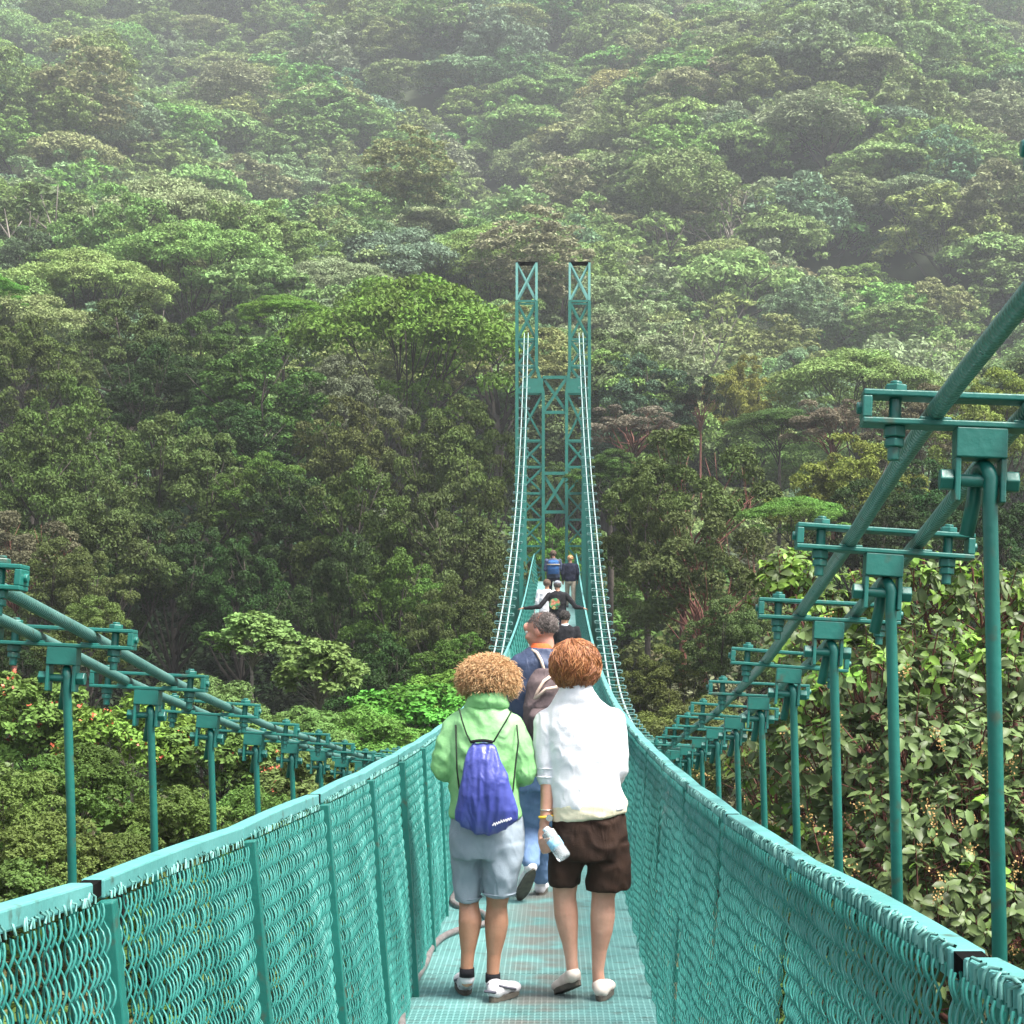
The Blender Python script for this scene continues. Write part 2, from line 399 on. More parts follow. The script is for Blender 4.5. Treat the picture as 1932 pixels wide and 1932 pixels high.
# near side of the valley, left of the bridge --------------------------------
MID = [
 ('tree','m0',455,1010,56,230,'dark',1.5,'dense dark tree'),
 ('tree','m1',330,960,57,260,'dark',1.5,'dense dark tree'),
 ('tree','m4',560,880,62,240,'dark',1.3,'tall dark tree'),
 # name key u vtop Z width colour zs word
 ('tree','m2',765,516,92,500,'bright',1.30,'broad umbrella tree with fresh bright green canopy'),
 ('tree','m2',535,556,94,190,'bright',0.80,'small flat bright green canopy'),
 ('tree','m2',-30,512,96,170,'bright',0.90,'bright green canopy'),
 ('tree','m0',250,545,88,260,'olive',1.40,'olive round-headed tree'),
 ('tree','m1',60,590,84,240,'olive',1.50,'olive spreading tree'),
 ('tree','m1',400,585,90,220,'mid',1.40,'mid green round-headed tree'),
 ('tree','m1',300,635,80,270,'dark',1.40,'dark green dense tree'),
 ('tree','m4',490,640,78,300,'mid',1.12,'leafy mid green tree'),
 ('tree','m1',640,665,84,240,'grey',1.35,'grey-green spreading tree'),
 ('tree','m0',120,700,74,320,'olive',1.55,'broad olive tree'),
 ('tree','m0',660,740,74,250,'olive',1.55,'olive tree of tight clumps'),
 ('tree','m1',860,740,72,290,'olive',1.71,'olive tree of tight clumps'),
 ('tree','m4',430,745,72,240,'dark',1.12,'dark green leafy tree'),
 ('tree','m1',330,775,66,330,'olive',1.40,'wide olive tree'),
 ('tree','m0',60,800,64,300,'mid',1.55,'mid green tree'),
 ('tree','m1',500,850,64,240,'mid',1.20,'spreading mid green tree'),
 ('tree','m4',680,860,60,250,'mid',1.62,'tall clumpy mid green tree'),
 ('tree','m0',850,900,60,290,'olive',1.86,'round olive tree'),
 ('tree','m1',200,900,56,300,'olive',1.55,'olive tree'),
 ('tree','m5',30,960,54,260,'brown',1.00,'thin brownish tree'),
 ('tree','m1',650,1000,54,220,'dark',1.86,'dark green tree'),
 ('tree','m4',760,1030,52,230,'mid',1.62,'full mid green tree'),
 ('tree','m1',855,1080,50,200,'olive',1.71,'olive tree'),
 ('tree','m1',120,1010,50,240,'olive',1.40,'olive tree'),
 ('tree','m0',730,1190,42,260,'dark',1.40,'dark green tree'),
 ('tree','m4',858,1190,40,190,'mid',1.25,'mid green tree'),
 ('tree','m1',165,1120,36,230,'olive',1.24,'rounded olive tree'),
 ('tree','m1',20,1150,38,200,'dark',1.40,'dark tree'),
 # right of the bridge
 ('tree','m5',1290,800,58,380,'olive',1.20,'open speckled olive tree with red limbs'),
 ('tree','m4',1222,880,52,190,'olive',1.75,'speckled olive tree'),
 ('tree','m5',1330,960,46,330,'olive',1.20,'ragged olive tree with red limbs'),
 ('tree','m0',1610,815,62,300,'yellow',1.24,'dense yellow-green tree'),
 ('tree','m0',1760,860,58,260,'dark',1.40,'dark shaded tree'),
 ('tree','m1',1640,900,56,260,'dark',1.40,'dark tree'),
 ('tree','m2',1500,935,54,230,'lime',0.80,'flat bright green tree'),
 ('tree','m1',1245,1215,40,220,'olive',1.40,'low olive bushy tree'),
 ('tree','m1',1380,1120,40,220,'olive',1.50,'layered olive tree'),
 ('tree','m0',1400,668,118,180,'yellow',1.71,'yellow-leaved tree'),
 ('tree','m5',1322,706,108,100,'deep',1.40,'dark vine-smothered tree'),
 ('tree','m0',1205,660,112,270,'blue',1.24,'blue-green rounded tree'),
 ('tree','m5',1195,762,98,220,'pink',0.60,'dry pinkish-brown tree'),
 ('tree','m5',1570,752,90,200,'pink',0.70,'dry pinkish-brown tree'),
 ('tree','m2',1470,770,92,200,'mid',0.70,'flat green tree'),
 ('tree','m1',1870,690,80,260,'yellow',1.40,'yellowish tree'),
 ('tree','m1',1740,720,86,220,'brown',1.35,'brownish spreading tree'),
 ('tree','m1',1890,900,52,240,'dark',1.55,'dark tree'),
 ('tree','m1',1150,845,70,180,'mid',0.90,'low mid green tree'),
 ('tree','m4',1050,980,82,140,'bright',1.50,'bright green tree'),
 ('tree','m0',1050,870,100,160,'mid',1.24,'mid green tree'),
]
for t in MID: tree_px(t[0], t[1], t[2], t[3], t[4], t[5], C[t[6]], t[7], kindword=t[8])

# near shrubs, left slope and right bank --------------------------------------
def blossoms(root, key, n, size, seed, mat, R, zs):
    rs = random.Random(seed); cm = PROTO[key][0]; nv = len(cm.vertices); b = MB()
    crown_o = [c for c in root.children if c.name.startswith('crown')][0]
    for _ in range(n):
        p = Vector(cm.vertices[rs.randrange(nv)].co); p = p * 1.03
        for _ in range(5):
            q = p + Vector([rs.gauss(0, size*.7) for _ in range(3)])
            d1 = Vector([rs.gauss(0, 1) for _ in range(3)]).normalized()*size*.6; d2 = d1.orthogonal().normalized()*size*.45
            b.add([q-d1, q+d2, q+d1, q-d2], [(0, 1, 2, 3)])
    me = b.mesh('blossoms'); me.materials.append(M[mat])
    o = bpy.data.objects.new('blossoms', me); COL.objects.link(o); o.parent = root
    o.location = crown_o.location; o.scale = crown_o.scale; tag(o, kind='stuff')
SH = [
 ('s2',475,1150,30,190,(0.120,0.185,0.060),.7,None,'open shrub with drooping pale leaves on bare stems'),
 ('s2',600,1200,29,210,(0.110,0.175,0.055),.8,None,'pale loose-leaved shrub'),
 ('s1',800,1285,30,300,(0.090,0.205,0.029),.7,None,'fresh green spreading shrub'),
 ('s3',690,1330,27,260,(0.090,0.184,0.034),.7,None,'fine-leaved green shrub'),
 ('s3',850,1262,33,190,(0.108,0.215,0.034),.7,None,'bright green shrub'),
 ('s1',60,1262,21,280,(0.090,0.154,0.029),.9,'r','green shrub dotted with red blossoms'),
 ('s0',250,1300,20,260,(0.108,0.174,0.034),.9,'r','yellow-green shrub dotted with red blossoms'),
 ('s1',420,1345,20,260,(0.099,0.164,0.034),.9,'r','green shrub dotted with red blossoms'),
 ('s0',590,1400,19,240,(0.108,0.164,0.038),.9,'r','yellow-green shrub with red blossoms'),
 ('s3',380,1270,26,220,(0.099,0.154,0.042),.8,None,'fine-leaved olive shrub'),
 ('s3',560,1330,24,200,(0.090,0.164,0.042),.8,None,'fine-leaved olive shrub'),
 ('s3',150,1400,16,240,(0.074,0.118,0.025),.9,None,'small-leaved grey-olive shrub'),
 ('s3',10,1440,15,230,(0.074,0.118,0.025),.9,None,'small-leaved grey-olive shrub'),
 ('s3',330,1480,16,240,(0.076,0.123,0.025),.9,None,'small-leaved grey-olive shrub'),
 ('s3',90,1530,13.5,260,(0.081,0.128,0.027),.9,None,'small-leaved grey-olive shrub'),
 ('s3',480,1480,17,200,(0.081,0.128,0.027),.9,None,'small-leaved grey-olive shrub'),
 ('s1',0,1620,12.5,220,(0.072,0.113,0.029),.9,None,'small dark shrub'),
 ('s3',230,1570,14,220,(0.081,0.123,0.027),.9,None,'small-leaved grey-olive shrub'),
 ('s1',640,1500,20,200,(0.072,0.133,0.029),.9,None,'dark green shrub'),
 ('s3',1262,1330,34,200,(0.090,0.113,0.029),.9,None,'fine-leaved brownish shrub'),
 ('s3',1330,1310,30,200,(0.090,0.113,0.038),.9,None,'fine-leaved olive shrub'),
 ('s3',1400,1380,22,200,(0.081,0.113,0.034),.9,None,'fine-leaved olive shrub'),
]
for i, (k, u, v, Z, w, c, zs, fl, word) in enumerate(SH):
    r = tree_px('shrub', k, u, v, Z, w, c, zs, cat='shrub', kindword=word)
    if fl: blossoms(r, k, 55, .045, i, 'flower_red', 1, 1)

# broad-leaved tree close on the right ----------------------------------------
def near_tree():
    R = random.Random(5); rs = np.random.RandomState(5)
    ground = H(4.2, 17.0); base = Vector((4.2, 17.0, ground))
    root = empty('broadleaf_tree', base)
    tag(root, 'broad-leaved tree with glossy leaves and yellow-green tips behind the right hanger rods', 'tree')
    puffs = []
    for (u, v, Z, r) in [(1490,1110,18,.42),(1470,1090,18,.3),(1560,1200,17,.45),(1650,1160,17,.5),(1740,1130,16.5,.5),(1850,1150,16.5,.55),(1930,1160,17,.5),
        (1530,1320,17,.5),(1640,1310,16,.55),(1760,1290,16,.6),(1880,1300,16,.6),(1480,1400,17.5,.5),(1580,1440,16,.6),(1700,1430,15.5,.6),(1820,1440,15.5,.6),(1930,1450,15.5,.6),
        (1470,1520,18,.5),(1560,1570,16,.6),(1690,1580,15,.6),(1820,1590,15,.6),(1940,1600,15,.6),(1620,1690,15,.6),(1750,1720,14.5,.6),(1880,1740,14.5,.6),
        (1800,1850,14.5,.6),(1930,1860,14.5,.6),(1980,1300,16,.6),(2010,1500,16,.6),(1430,1460,20,.5),(1700,1230,18,.6),(1820,1380,18,.6),(1620,1520,18,.6),(1780,1660,17,.6),(1500,1240,19,.4),(1980,1720,15,.6),(1680,1840,15,.6)]:
        puffs.append((P(u, v, Z), r))
    young, old, twig, blo = [], [], MB(), MB()
    for (c, r) in puffs:
        nt_ = int(44*r/.5)
        for _ in range(nt_):
            d = Vector([R.gauss(0, 1) for _ in range(3)]).normalized()
            if d.y > .3 and R.random() < .5: d.y *= -1
            if d.z < -.2 and R.random() < .6: d.z *= -1
            t = c + d*r*R.uniform(.55, 1.1)
            out = (d + Vector((0, 0, .5))).normalized()
            twig.tube([t - out*.3 + Vector((R.uniform(-.05,.05), 0, -.05)), t], [.008, .004], 4, False)
            lt = R.random()
            isy = (_v_young(t, R))
            nl = R.randint(6, 10)
            for k in range(nl):
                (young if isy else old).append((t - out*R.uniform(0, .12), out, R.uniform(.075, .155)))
            if not isy and R.random() < (.02 if to_px(t)[1] < 1380 else .12):
                for k in range(26):
                    q = t + out*R.uniform(0, .22) + Vector([R.gauss(0, .022) for _ in range(3)])
                    a = Vector([R.gauss(0, 1) for _ in range(3)]).normalized()*.011; bb = a.orthogonal().normalized()*.009
                    blo.add([q-a, q+bb, q+a, q-bb], [(0, 1, 2, 3)])
        st = base + Vector((0, 0, (c.z-base.z)*.35))
        m = (st + c)/2 + Vector((R.uniform(-.2, .2), 0, -.15))
        twig.tube([st, m, c], [.05, .032, .012], 6, False)
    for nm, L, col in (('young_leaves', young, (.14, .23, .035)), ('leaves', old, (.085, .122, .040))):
        n = len(L); pos = np.array([l[0] for l in L]); dd = np.array([l[1] for l in L]); Ls = np.array([l[2] for l in L])
        if nm == 'young_leaves': Ls = Ls*.85
        rv = unit(rs.normal(size=(n, 3))); rad = unit(rv - dd*(rv*dd).sum(1, keepdims=True))
        tan = unit(rad + dd*rs.uniform(-.2, .9, (n, 1)) + np.array([0, 0, -.15]))
        nr = unit(dd + .3*rs.normal(size=(n, 3))); nr = unit(nr - tan*(nr*tan).sum(1, keepdims=True))
        me = leaves_mesh(nm, pos, nr, tan, Ls, .52, True, .22); me.materials.append(M['leaf_gloss'])
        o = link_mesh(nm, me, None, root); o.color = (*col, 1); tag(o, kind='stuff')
        if nm == 'young_leaves': o['label'] = 'bright yellow-green young leaves at the top'
    blo_o = blo.build('blossoms', M['flower_cream'], root); tag(blo_o, kind='stuff')
    twig.tube([base - Vector((0, 0, .5)), base + Vector((0, 0, 3.0)), P(1800, 1500, 16.5)], [.14, .11, .05], 8)
    twig.build('trunk', M['bark_red'], root, True)
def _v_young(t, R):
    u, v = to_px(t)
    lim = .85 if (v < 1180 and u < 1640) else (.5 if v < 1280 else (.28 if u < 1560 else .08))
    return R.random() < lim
near_tree()

# some of the distance haze is put into these paler, greyer hill leaf colours
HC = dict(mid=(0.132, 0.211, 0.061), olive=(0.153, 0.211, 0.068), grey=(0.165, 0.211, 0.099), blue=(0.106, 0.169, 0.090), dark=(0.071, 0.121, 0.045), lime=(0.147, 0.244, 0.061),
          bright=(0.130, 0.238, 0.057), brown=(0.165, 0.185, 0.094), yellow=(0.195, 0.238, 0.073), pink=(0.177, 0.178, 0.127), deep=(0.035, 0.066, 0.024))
# hillside forest --------------------------------------------------------------
def scatter_hill():
    R = random.Random(31); pts = []
    y = 104.0
    keys = ['f0','f1','f2','f3','f3','f4','f5','f2','f6','f7','f5','f0']
    words = {'f0':'round-headed','f1':'round-headed','f2':'flat-topped','f3':'rounded','f4':'tall full','f5':'flat-topped','f6':'thin open','f7':'rounded'}
    names = ['mid','olive','olive','grey','blue','mid','olive','brown','bright','lime','dark','yellow','pink','grey']
    wts =   [  8,    7,     7,      5,     4,     7,    5,      1.0,      1,     2,     4,     .5,    .35,  4]
    adj = dict(mid='green', olive='olive', grey='grey-green', blue='blue-green', brown='brownish', bright='bright green', lime='fresh green', dark='dark green', yellow='yellow-green', pink='pinkish-brown dry')
    while y < 560:
        sp = 7.9 + (y-104)*.0075
        x = -.335*y - 8 + R.uniform(0, sp)
        while x < .285*y + 8:
            xx = x + R.uniform(-.28, .28)*sp; yy = y + R.uniform(-.3, .3)*sp
            k = R.choice(keys); cn = R.choices(names, wts)[0]
            if k == 'f6' and R.random() < .4: cn = R.choice(['brown', 'grey', 'grey'])
            # drier, browner stand upper left; greener flat crowns to the right
            nzv = mnoise.noise(Vector((xx/40, yy/40, 3.1)))
            if nzv > .25 and R.random() < .4: cn = R.choice(['grey', 'brown', 'olive'])
            if nzv < -.15 and R.random() < .5: k = R.choice(['f2', 'f5', 'f3']); cn = R.choice(['mid', 'lime', 'olive'])
            rad = sp*R.uniform(.55, 1.12)
            h = R.uniform(6.5, 17) + (2 if k == 'f4' else 0)
            pts.append((xx, yy, rad, h, k, cn, words[k] + '|' + adj[cn]))
            x += sp
        y += sp*.86
    pts.sort(key=lambda p: p[1])
    # the trees that show largest are single objects
    pts = [p for p in pts if not (p[1] < 112 and -16 < p[0] < 22)]
    pts.sort(key=lambda p: p[1]/p[2])
    near = pts[:285 - len(ALLTREES) + 0]; far = pts[len(near):]
    nearmap = dict(f0='m0', f1='m1', f2='m2', f3='m0', f4='m4', f5='m2', f7='m1')
    for (x, y, r, h, k, cn, wd) in near:
        if y < 190: k = nearmap.get(k, k)
        a, c = wd.split('|')
        ztop = H(x, y) + h
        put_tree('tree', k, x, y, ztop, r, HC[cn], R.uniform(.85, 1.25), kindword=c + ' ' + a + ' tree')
    for _ in range(750):      # young growth between the big crowns
        yy = R.uniform(125, 480); xx = R.uniform(-.33*yy-6, .28*yy+6); r = R.uniform(2.6, 4.6)
        far.append((xx, yy, r, r*.5+R.uniform(.5, 3.5), R.choice(['f0', 'f3', 'f7', 'f1']), R.choice(['mid', 'olive', 'dark', 'mid', 'blue']), ''))
    return far
far_pts = scatter_hill()
def forest_stuff(name, pts, label, cat):
    keys = FKEYS
    coll = bpy.data.collections.new('forest_sources')
    for i, k in enumerate(keys):
        me = PROTO[k][0].copy(); me.materials.clear(); me.materials.append(M['leaf_far'])
        o = bpy.data.objects.new('%02d_crown' % i, me); coll.objects.link(o)
    me = bpy.data.meshes.new(name)
    vs = []; sc = []; ro = []; ix = []; co = []
    R = random.Random(3)
    for (x, y, r, h, k, cn, wd) in pts:
        zq = R.uniform(.8, 1.15) if cat == 'forest' else R.uniform(.75, 1.05)
        vs.append((x, y, H(x, y) + h - r*.5*(zq if cat == 'forest' else 1))); sc.append((r, r, r*zq)); ro.append((0, 0, R.random()*6.28)); ix.append(keys.index(k))
        j = [R.uniform(.86, 1.14) for _ in range(3)]; c = C[cn]
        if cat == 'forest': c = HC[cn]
        co.append((c[0]*j[0], c[1]*j[1], c[2]*j[2], 1))
    me.from_pydata(vs, [], [])
    for nm, ty, dat, f in (('scl', 'FLOAT_VECTOR', sc, 'vector'), ('rot', 'FLOAT_VECTOR', ro, 'vector'), ('idx', 'INT', ix, 'value'), ('col', 'FLOAT_COLOR', co, 'color')):
        a = me.attributes.new(nm, ty, 'POINT'); a.data.foreach_set(f, np.array(dat, dtype=np.int32 if ty == 'INT' else np.float32).ravel())
    o = bpy.data.objects.new(name, me); COL.objects.link(o)
    tag(o, label, cat, None, 'stuff')
    ng = bpy.data.node_groups.new('scatter', 'GeometryNodeTree')
    ng.interface.new_socket('Geometry', in_out='INPUT', socket_type='NodeSocketGeometry'); ng.interface.new_socket('Geometry', in_out='OUTPUT', socket_type='NodeSocketGeometry')
    gi = ng.nodes.new('NodeGroupInput'); go = ng.nodes.new('NodeGroupOutput')
    ci = ng.nodes.new('GeometryNodeCollectionInfo'); ci.inputs[0].default_value = coll; ci.inputs[1].default_value = True; ci.inputs[2].default_value = True
    ip = ng.nodes.new('GeometryNodeInstanceOnPoints'); ip.inputs['Pick Instance'].default_value = True
    def att(nm, ty):
        n = ng.nodes.new('GeometryNodeInputNamedAttribute'); n.data_type = ty; n.inputs[0].default_value = nm; return n.outputs[0]
    ng.links.new(gi.outputs[0], ip.inputs['Points']); ng.links.new(ci.outputs[0], ip.inputs['Instance'])
    ng.links.new(att('idx', 'INT'), ip.inputs['Instance Index'])
    e2r = ng.nodes.new('FunctionNodeEulerToRotation'); ng.links.new(att('rot', 'FLOAT_VECTOR'), e2r.inputs[0]); ng.links.new(e2r.outputs[0], ip.inputs['Rotation'])
    ng.links.new(att('scl', 'FLOAT_VECTOR'), ip.inputs['Scale']); ng.links.new(ip.outputs[0], go.inputs[0])
    md = o.modifiers.new('scatter', 'NODES'); md.node_group = ng
def undergrowth():
    R = random.Random(77); pts = []
    y = 7.0
    while y < 112:
        sp = 1.3 + y*.028
        x = -.34*y - 3
        while x < .30*y + 3:
            xx = x + R.uniform(-.4, .4)*sp; yy = y + R.uniform(-.4, .4)*sp
            r = sp*R.uniform(.7, 1.1)
            if not (-1.9-r < xx < 1.5+r and yy < 75):
                pts.append((xx, yy, r, r*.75, R.choice(['u0', 'u1', 'u2']), 'deep' if (44 < yy < 72 and -17 < xx < -7.5) else R.choice(['mid', 'olive', 'olive', 'dark', 'grey', 'mid', 'brown']), ''))  # deep shade of the left hollow is put into the leaf colour
            x += sp
        y += sp*.85
    forest_stuff('undergrowth', pts, 'tangled shrubs and ground cover filling the slopes under the trees', 'undergrowth')
FKEYS = ['f0','f1','f2','f3','f4','f5','f6','f7','u0','u1','u2']
proto('u0', 'shrub', 61, 5200, .085); proto('u1', 'shrub', 62, 5200, .08, wid=.6); proto('u2', 'dome', 63, 4500, .09)
forest_stuff('hillside_forest', far_pts, 'hazy forest canopy covering the upper hillside', 'forest')
undergrowth()
# ------------------------------------------------------------------ bridge geometry
cab_z = hermite([-3, 0, 1.95, 3, 4, 5, 6, 7, 8, 9, 12, 16, 20, 25, 29, 33, 36.3, 40.7, 45.2, 50, 55, 60.2, 65, 70],
                [1.75, .90, .435, .236, .045, -.127, -.306, -.467, -.625, -.76, -1.17, -1.53, -1.83, -2.0, -1.97, -1.70, -1.35, -.72, .05, 1.12, 2.45, 4.25, 6.3, 8.84])
cab_xr = hermite([-3, 1.95, 2.95, 4, 5, 6, 8, 12, 16, 20, 25, 32, 40, 50, 60, 70], [.70, .685, .672, .696, .724, .743, .755, .765, .79, .83, .875, .92, .936, .95, .913, .86])
cab_xl = hermite([-3, 4, 8, 10, 16, 25, 32, 40, 50, 60, 70], [-1.32, -1.318, -1.30, -1.28, -1.24, -1.16, -1.12, -1.115, -1.11, -1.14, -1.20])
drop_l = hermite([-3, 5, 12, 25, 40, 70], [-.065, -.068, -.07, -.05, 0, 0])
rail_z = hermite([-3, 2.75, 5, 8, 12, 16, 22, 28, 34, 41, 51, 57, 62.6, 70], [-.10, -.574, -.76, -.965, -1.19, -1.37, -1.545, -1.60, -1.54, -1.33, -.83, -.42, .02, .5])
def deck_z(y): return rail_z(y) - 1.03
def _rail_tables(x0, k0, xs):
    """rail line of one side: close to the camera the rails stand in line with the deck edge, farther off they spread"""
    Zo = np.array([-3, 0, 2, 3, 4, 5, 6, 8, 10, 12, 14, 17, 20, 24, 28, 32, 36, 41, 46, 51, 57, 62.6, 70], float)
    k = k0 + (1-k0)*np.clip((Zo-12)/24, 0, 1)**1.3
    return hermite(Zo*k, [rail_z(z)*q for z, q in zip(Zo, k)]), hermite(Zo*k, [xs(z)*q for z, q in zip(Zo, k)])
_oxr = hermite([-3, 8, 20, 40, 70], [.594, .594, .62, .66, .66]); _oxl = hermite([-3, 8, 20, 40, 70], [-.997, -.997, -.97, -.92, -.88])
rail_zr, rail_xr = _rail_tables(0, .842, _oxr); rail_zl, rail_xl = _rail_tables(0, .762, _oxl)
deck_xr = hermite([-3, 8, 12, 30, 70], [.455, .455, .47, .52, .54]); deck_xl = hermite([-3, 8, 12, 30, 70], [-.685, -.69, -.73, -.78, -.78])

bridge = empty('suspension_bridge', (0, 0, deck_z(0)))
tag(bridge, 'teal suspension footbridge with twin cables, hanger rods and steel grating deck', 'footbridge')
# main cables: two per side
for side in (-1, 1):
    for off in (-.0735, .0735):
        pts = []
        for i in range(293):
            y = -3 + i*.25
            x = (cab_xr(y) if side > 0 else cab_xl(y)) + off; z = cab_z(y) + (drop_l(y) if side < 0 else 0)
            pts.append((x, y, z))
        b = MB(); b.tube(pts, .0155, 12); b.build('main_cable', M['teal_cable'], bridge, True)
# hangers -------------------------------------------------------------------
def hanger_shapes(slope):
    """clamp, bolts and bracket about the crossing point between the two cables"""
    cl, bo, br = MB(), MB(), MB()
    g = .0175; th = .010; L = .188
    for s in (-1, 1):
        cl.box((0, 0, s*(g+th/2)), (2*L, .052, th))
    pn = MB()
    for s in (-1, 1):
        cl.box((s*(L-.007), 0, 0), (.015, .0515, 2*g))                           # folded end of the strap
        cl.cyl((s*(L-.002), 0, 0), (s*(L+.008), 0, 0), .010, 8)
        if s > 0: bo.cyl((0, 0, g+th), (0, 0, g+th+.012), .019, 6)
        if s > 0: bo.cyl((0, 0, g+th+.012), (0, 0, g+th+.018), .010, 10)
        if s > 0: bo.cyl((0, 0, -g-th-.055), (0, 0, g), .0105, 10)
        if s > 0: bo.cyl((0, 0, -g-th-.018), (0, 0, -g-th), .019, 6)
        if s > 0: bo.cyl((0, 0, -g-th-.034), (0, 0, -g-th-.020), .017, 6)
    # saddle seats for the two cables
    for s in (-1, 1):
        cl.box((s*.0735, 0, -.016), (.050, .048, .006))
    zt = -g-th
    br.box((0, 0, zt-.024), (.080, .050, .048))
    for s in (-1, 1):
        br.box((s*.0355, 0, zt-.048-.035), (.009, .044, .070))
        pn.cyl((s*.040, 0, zt-.082), (s*.062, 0, zt-.082), .018, 6)
    pn.cyl((-.045, 0, zt-.082), (.045, 0, zt-.082), .0105, 10)
    return cl, bo, br, zt-.082, pn
def rod_shape(pinz, dx, length):
    b = MB(); r = .0122
    pts = []
    # the hook: from behind, over the pin, then down
    for a in range(0, 9):
        t = math.pi*(1 - a/8) ; pts.append((.004, .019*-math.cos(math.pi - t)*-1, pinz + .019*math.sin(t)))
    pts = [(-.016, .030, pinz-.085), (-.006, .022, pinz-.03)] + [(-.004+.002*k, .019*math.cos(math.pi*k/8), pinz + .019*math.sin(math.pi*k/8)+.004) for k in range(9)]
    pts += [(.010, -.020, pinz-.03), (.012 + dx*.2, -.012, pinz - .03 - (length*.2)), (.012+dx, 0, pinz - .03 - length)]
    b.tube(pts, r, 10); return b
cl_me = bo_me = br_me = None
hang_rest = MB(); n_h = 0
hl = []
for side in (1, -1):
    for k in range(0, 69):
        y = 1.95 + k
        if side < 0 and y < 3.5: continue
        if y > 69.4: continue
        hl.append((y, side))
hl.sort()
hr = random.Random(4)
sh = hanger_shapes(0)
cl_me = sh[0].mesh('clamp'); bo_me = sh[1].mesh('bolt'); pn_me = sh[4].mesh('pin'); br_me = sh[2].mesh('bracket'); pinz = sh[3]
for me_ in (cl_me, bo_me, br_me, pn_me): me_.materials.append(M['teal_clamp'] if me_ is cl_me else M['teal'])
for y, side in hl:
    x = cab_xr(y) if side > 0 else cab_xl(y); z = cab_z(y) + (drop_l(y) if side < 0 else 0)
    lean = (.045 if side > 0 else .035) * max(0, 1 - y/25)
    length = (z + pinz - .03) - (deck_z(y) - .06)
    sl = math.atan((cab_z(y+.3) - cab_z(y-.3))/.6)
    yaw = math.radians(-3 + hr.uniform(-2, 2)); roll = math.radians(3.2 + hr.uniform(-1, 1))
    rod = rod_shape(pinz, lean, max(length, .05))
    R_ = Matrix.Rotation(yaw, 4, 'Z') @ Matrix.Rotation(roll, 4, 'Y') @ Matrix.Rotation(sl*.5, 4, 'X')
    if n_h < 100:
        me = rod.mesh('hanger', True); me.materials.append(M['teal'])
        o = bpy.data.objects.new('hanger', me); COL.objects.link(o); o.parent = bridge
        o.location = Vector((x, y, z)) - Vector(bridge.location)
        nb = 0
        for nm, m_ in (('clamp', cl_me), ('bolt', bo_me), ('bolt', bo_me), ('bracket', br_me), ('pin', pn_me)):
            c = bpy.data.objects.new(nm, m_); COL.objects.link(c); c.parent = o
            c.matrix_local = R_ @ (Matrix.Translation(((.135 if nb == 0 else -.135), 0, 0)) if nm == 'bolt' else Matrix.Identity(4)); nb += (nm == 'bolt')
            bv = c.modifiers.new('b', 'BEVEL'); bv.width = .0022; bv.segments = 2; bv.limit_method = 'ANGLE'
    else:
        hang_rest.add([Vector(p) + Vector((x, y, z)) for p in rod.v], rod.f)
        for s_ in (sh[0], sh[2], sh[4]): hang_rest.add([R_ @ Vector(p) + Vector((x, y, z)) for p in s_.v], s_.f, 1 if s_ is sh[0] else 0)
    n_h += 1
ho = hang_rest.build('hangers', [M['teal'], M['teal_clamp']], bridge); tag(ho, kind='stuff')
# cross beams under the deck, reaching out to the hangers
for y, side in hl:
    if side > 0:
        b = MB(); zb = deck_z(y) - .075
        b.box(((cab_xr(y)+cab_xl(y))/2, y, zb), (cab_xr(y)-cab_xl(y)+.16, .05, .07)); b.build('cross_beam', M['teal'], bridge)
# deck panels
def deck_mat():
    m, nt, b = newmat('deck sheet')
    g = N(nt, 'ShaderNodeNewGeometry')
    sx = N(nt, 'ShaderNodeSeparateXYZ'); nt.links.new(g.outputs['Position'], sx.inputs[0])
    n = N(nt, 'ShaderNodeTexNoise', i_Scale=2.2, i_Detail=7.0); nt.links.new(g.outputs['Position'], n.inputs['Vector'])
    col = ramp(nt, n.outputs[0], [(.35, (.09, .21, .20)), (.7, (.16, .31, .30))])
    # the middle, where people walk, is scuffed to a dull grey-brown
    ad = N(nt, 'ShaderNodeMath', operation='ADD'); nt.links.new(sx.outputs[0], ad.inputs[0]); ad.inputs[1].default_value = .10
    ab = N(nt, 'ShaderNodeMath', operation='ABSOLUTE'); nt.links.new(ad.outputs[0], ab.inputs[0])
    mr = N(nt, 'ShaderNodeMapRange'); nt.links.new(ab.outputs[0], mr.inputs[0]); mr.inputs[1].default_value = .06; mr.inputs[2].default_value = .34; mr.inputs[3].default_value = 1; mr.inputs[4].default_value = 0
    n4 = N(nt, 'ShaderNodeTexNoise', i_Scale=9.0, i_Detail=9.0); nt.links.new(g.outputs['Position'], n4.inputs['Vector'])
    col = mixc(nt, ramp(nt, n4.outputs[0], [(.54, (0, 0, 0)), (.74, (.6, .6, .6))]), col, (.085, .105, .095))
    n2 = N(nt, 'ShaderNodeTexNoise', i_Scale=3.3, i_Detail=6.0); nt.links.new(g.outputs['Position'], n2.inputs['Vector'])
    mr2 = N(nt, 'ShaderNodeMapRange'); nt.links.new(n2.outputs[0], mr2.inputs[0]); mr2.inputs[1].default_value = .36; mr2.inputs[2].default_value = .56
    mu = N(nt, 'ShaderNodeMath', operation='MULTIPLY'); nt.links.new(mr.outputs[0], mu.inputs[0]); nt.links.new(mr2.outputs[0], mu.inputs[1])
    c2 = mixc(nt, mu.outputs[0], col, (.17, .185, .17))
    nt.links.new(c2, b.inputs['Base Color']); b.inputs['Roughness'].default_value = .55
    return m
def grate_mat(name, a, b_, rough, chips=False):
    m = deck_mat(); m.name = name
    for n in m.node_tree.nodes:
        if n.type == 'VALTORGB' and abs(n.color_ramp.elements[0].position - .35) < .01:
            n.color_ramp.elements[0].color = (*a, 1); n.color_ramp.elements[1].color = (*b_, 1)
    return m
M['deck'] = deck_mat()
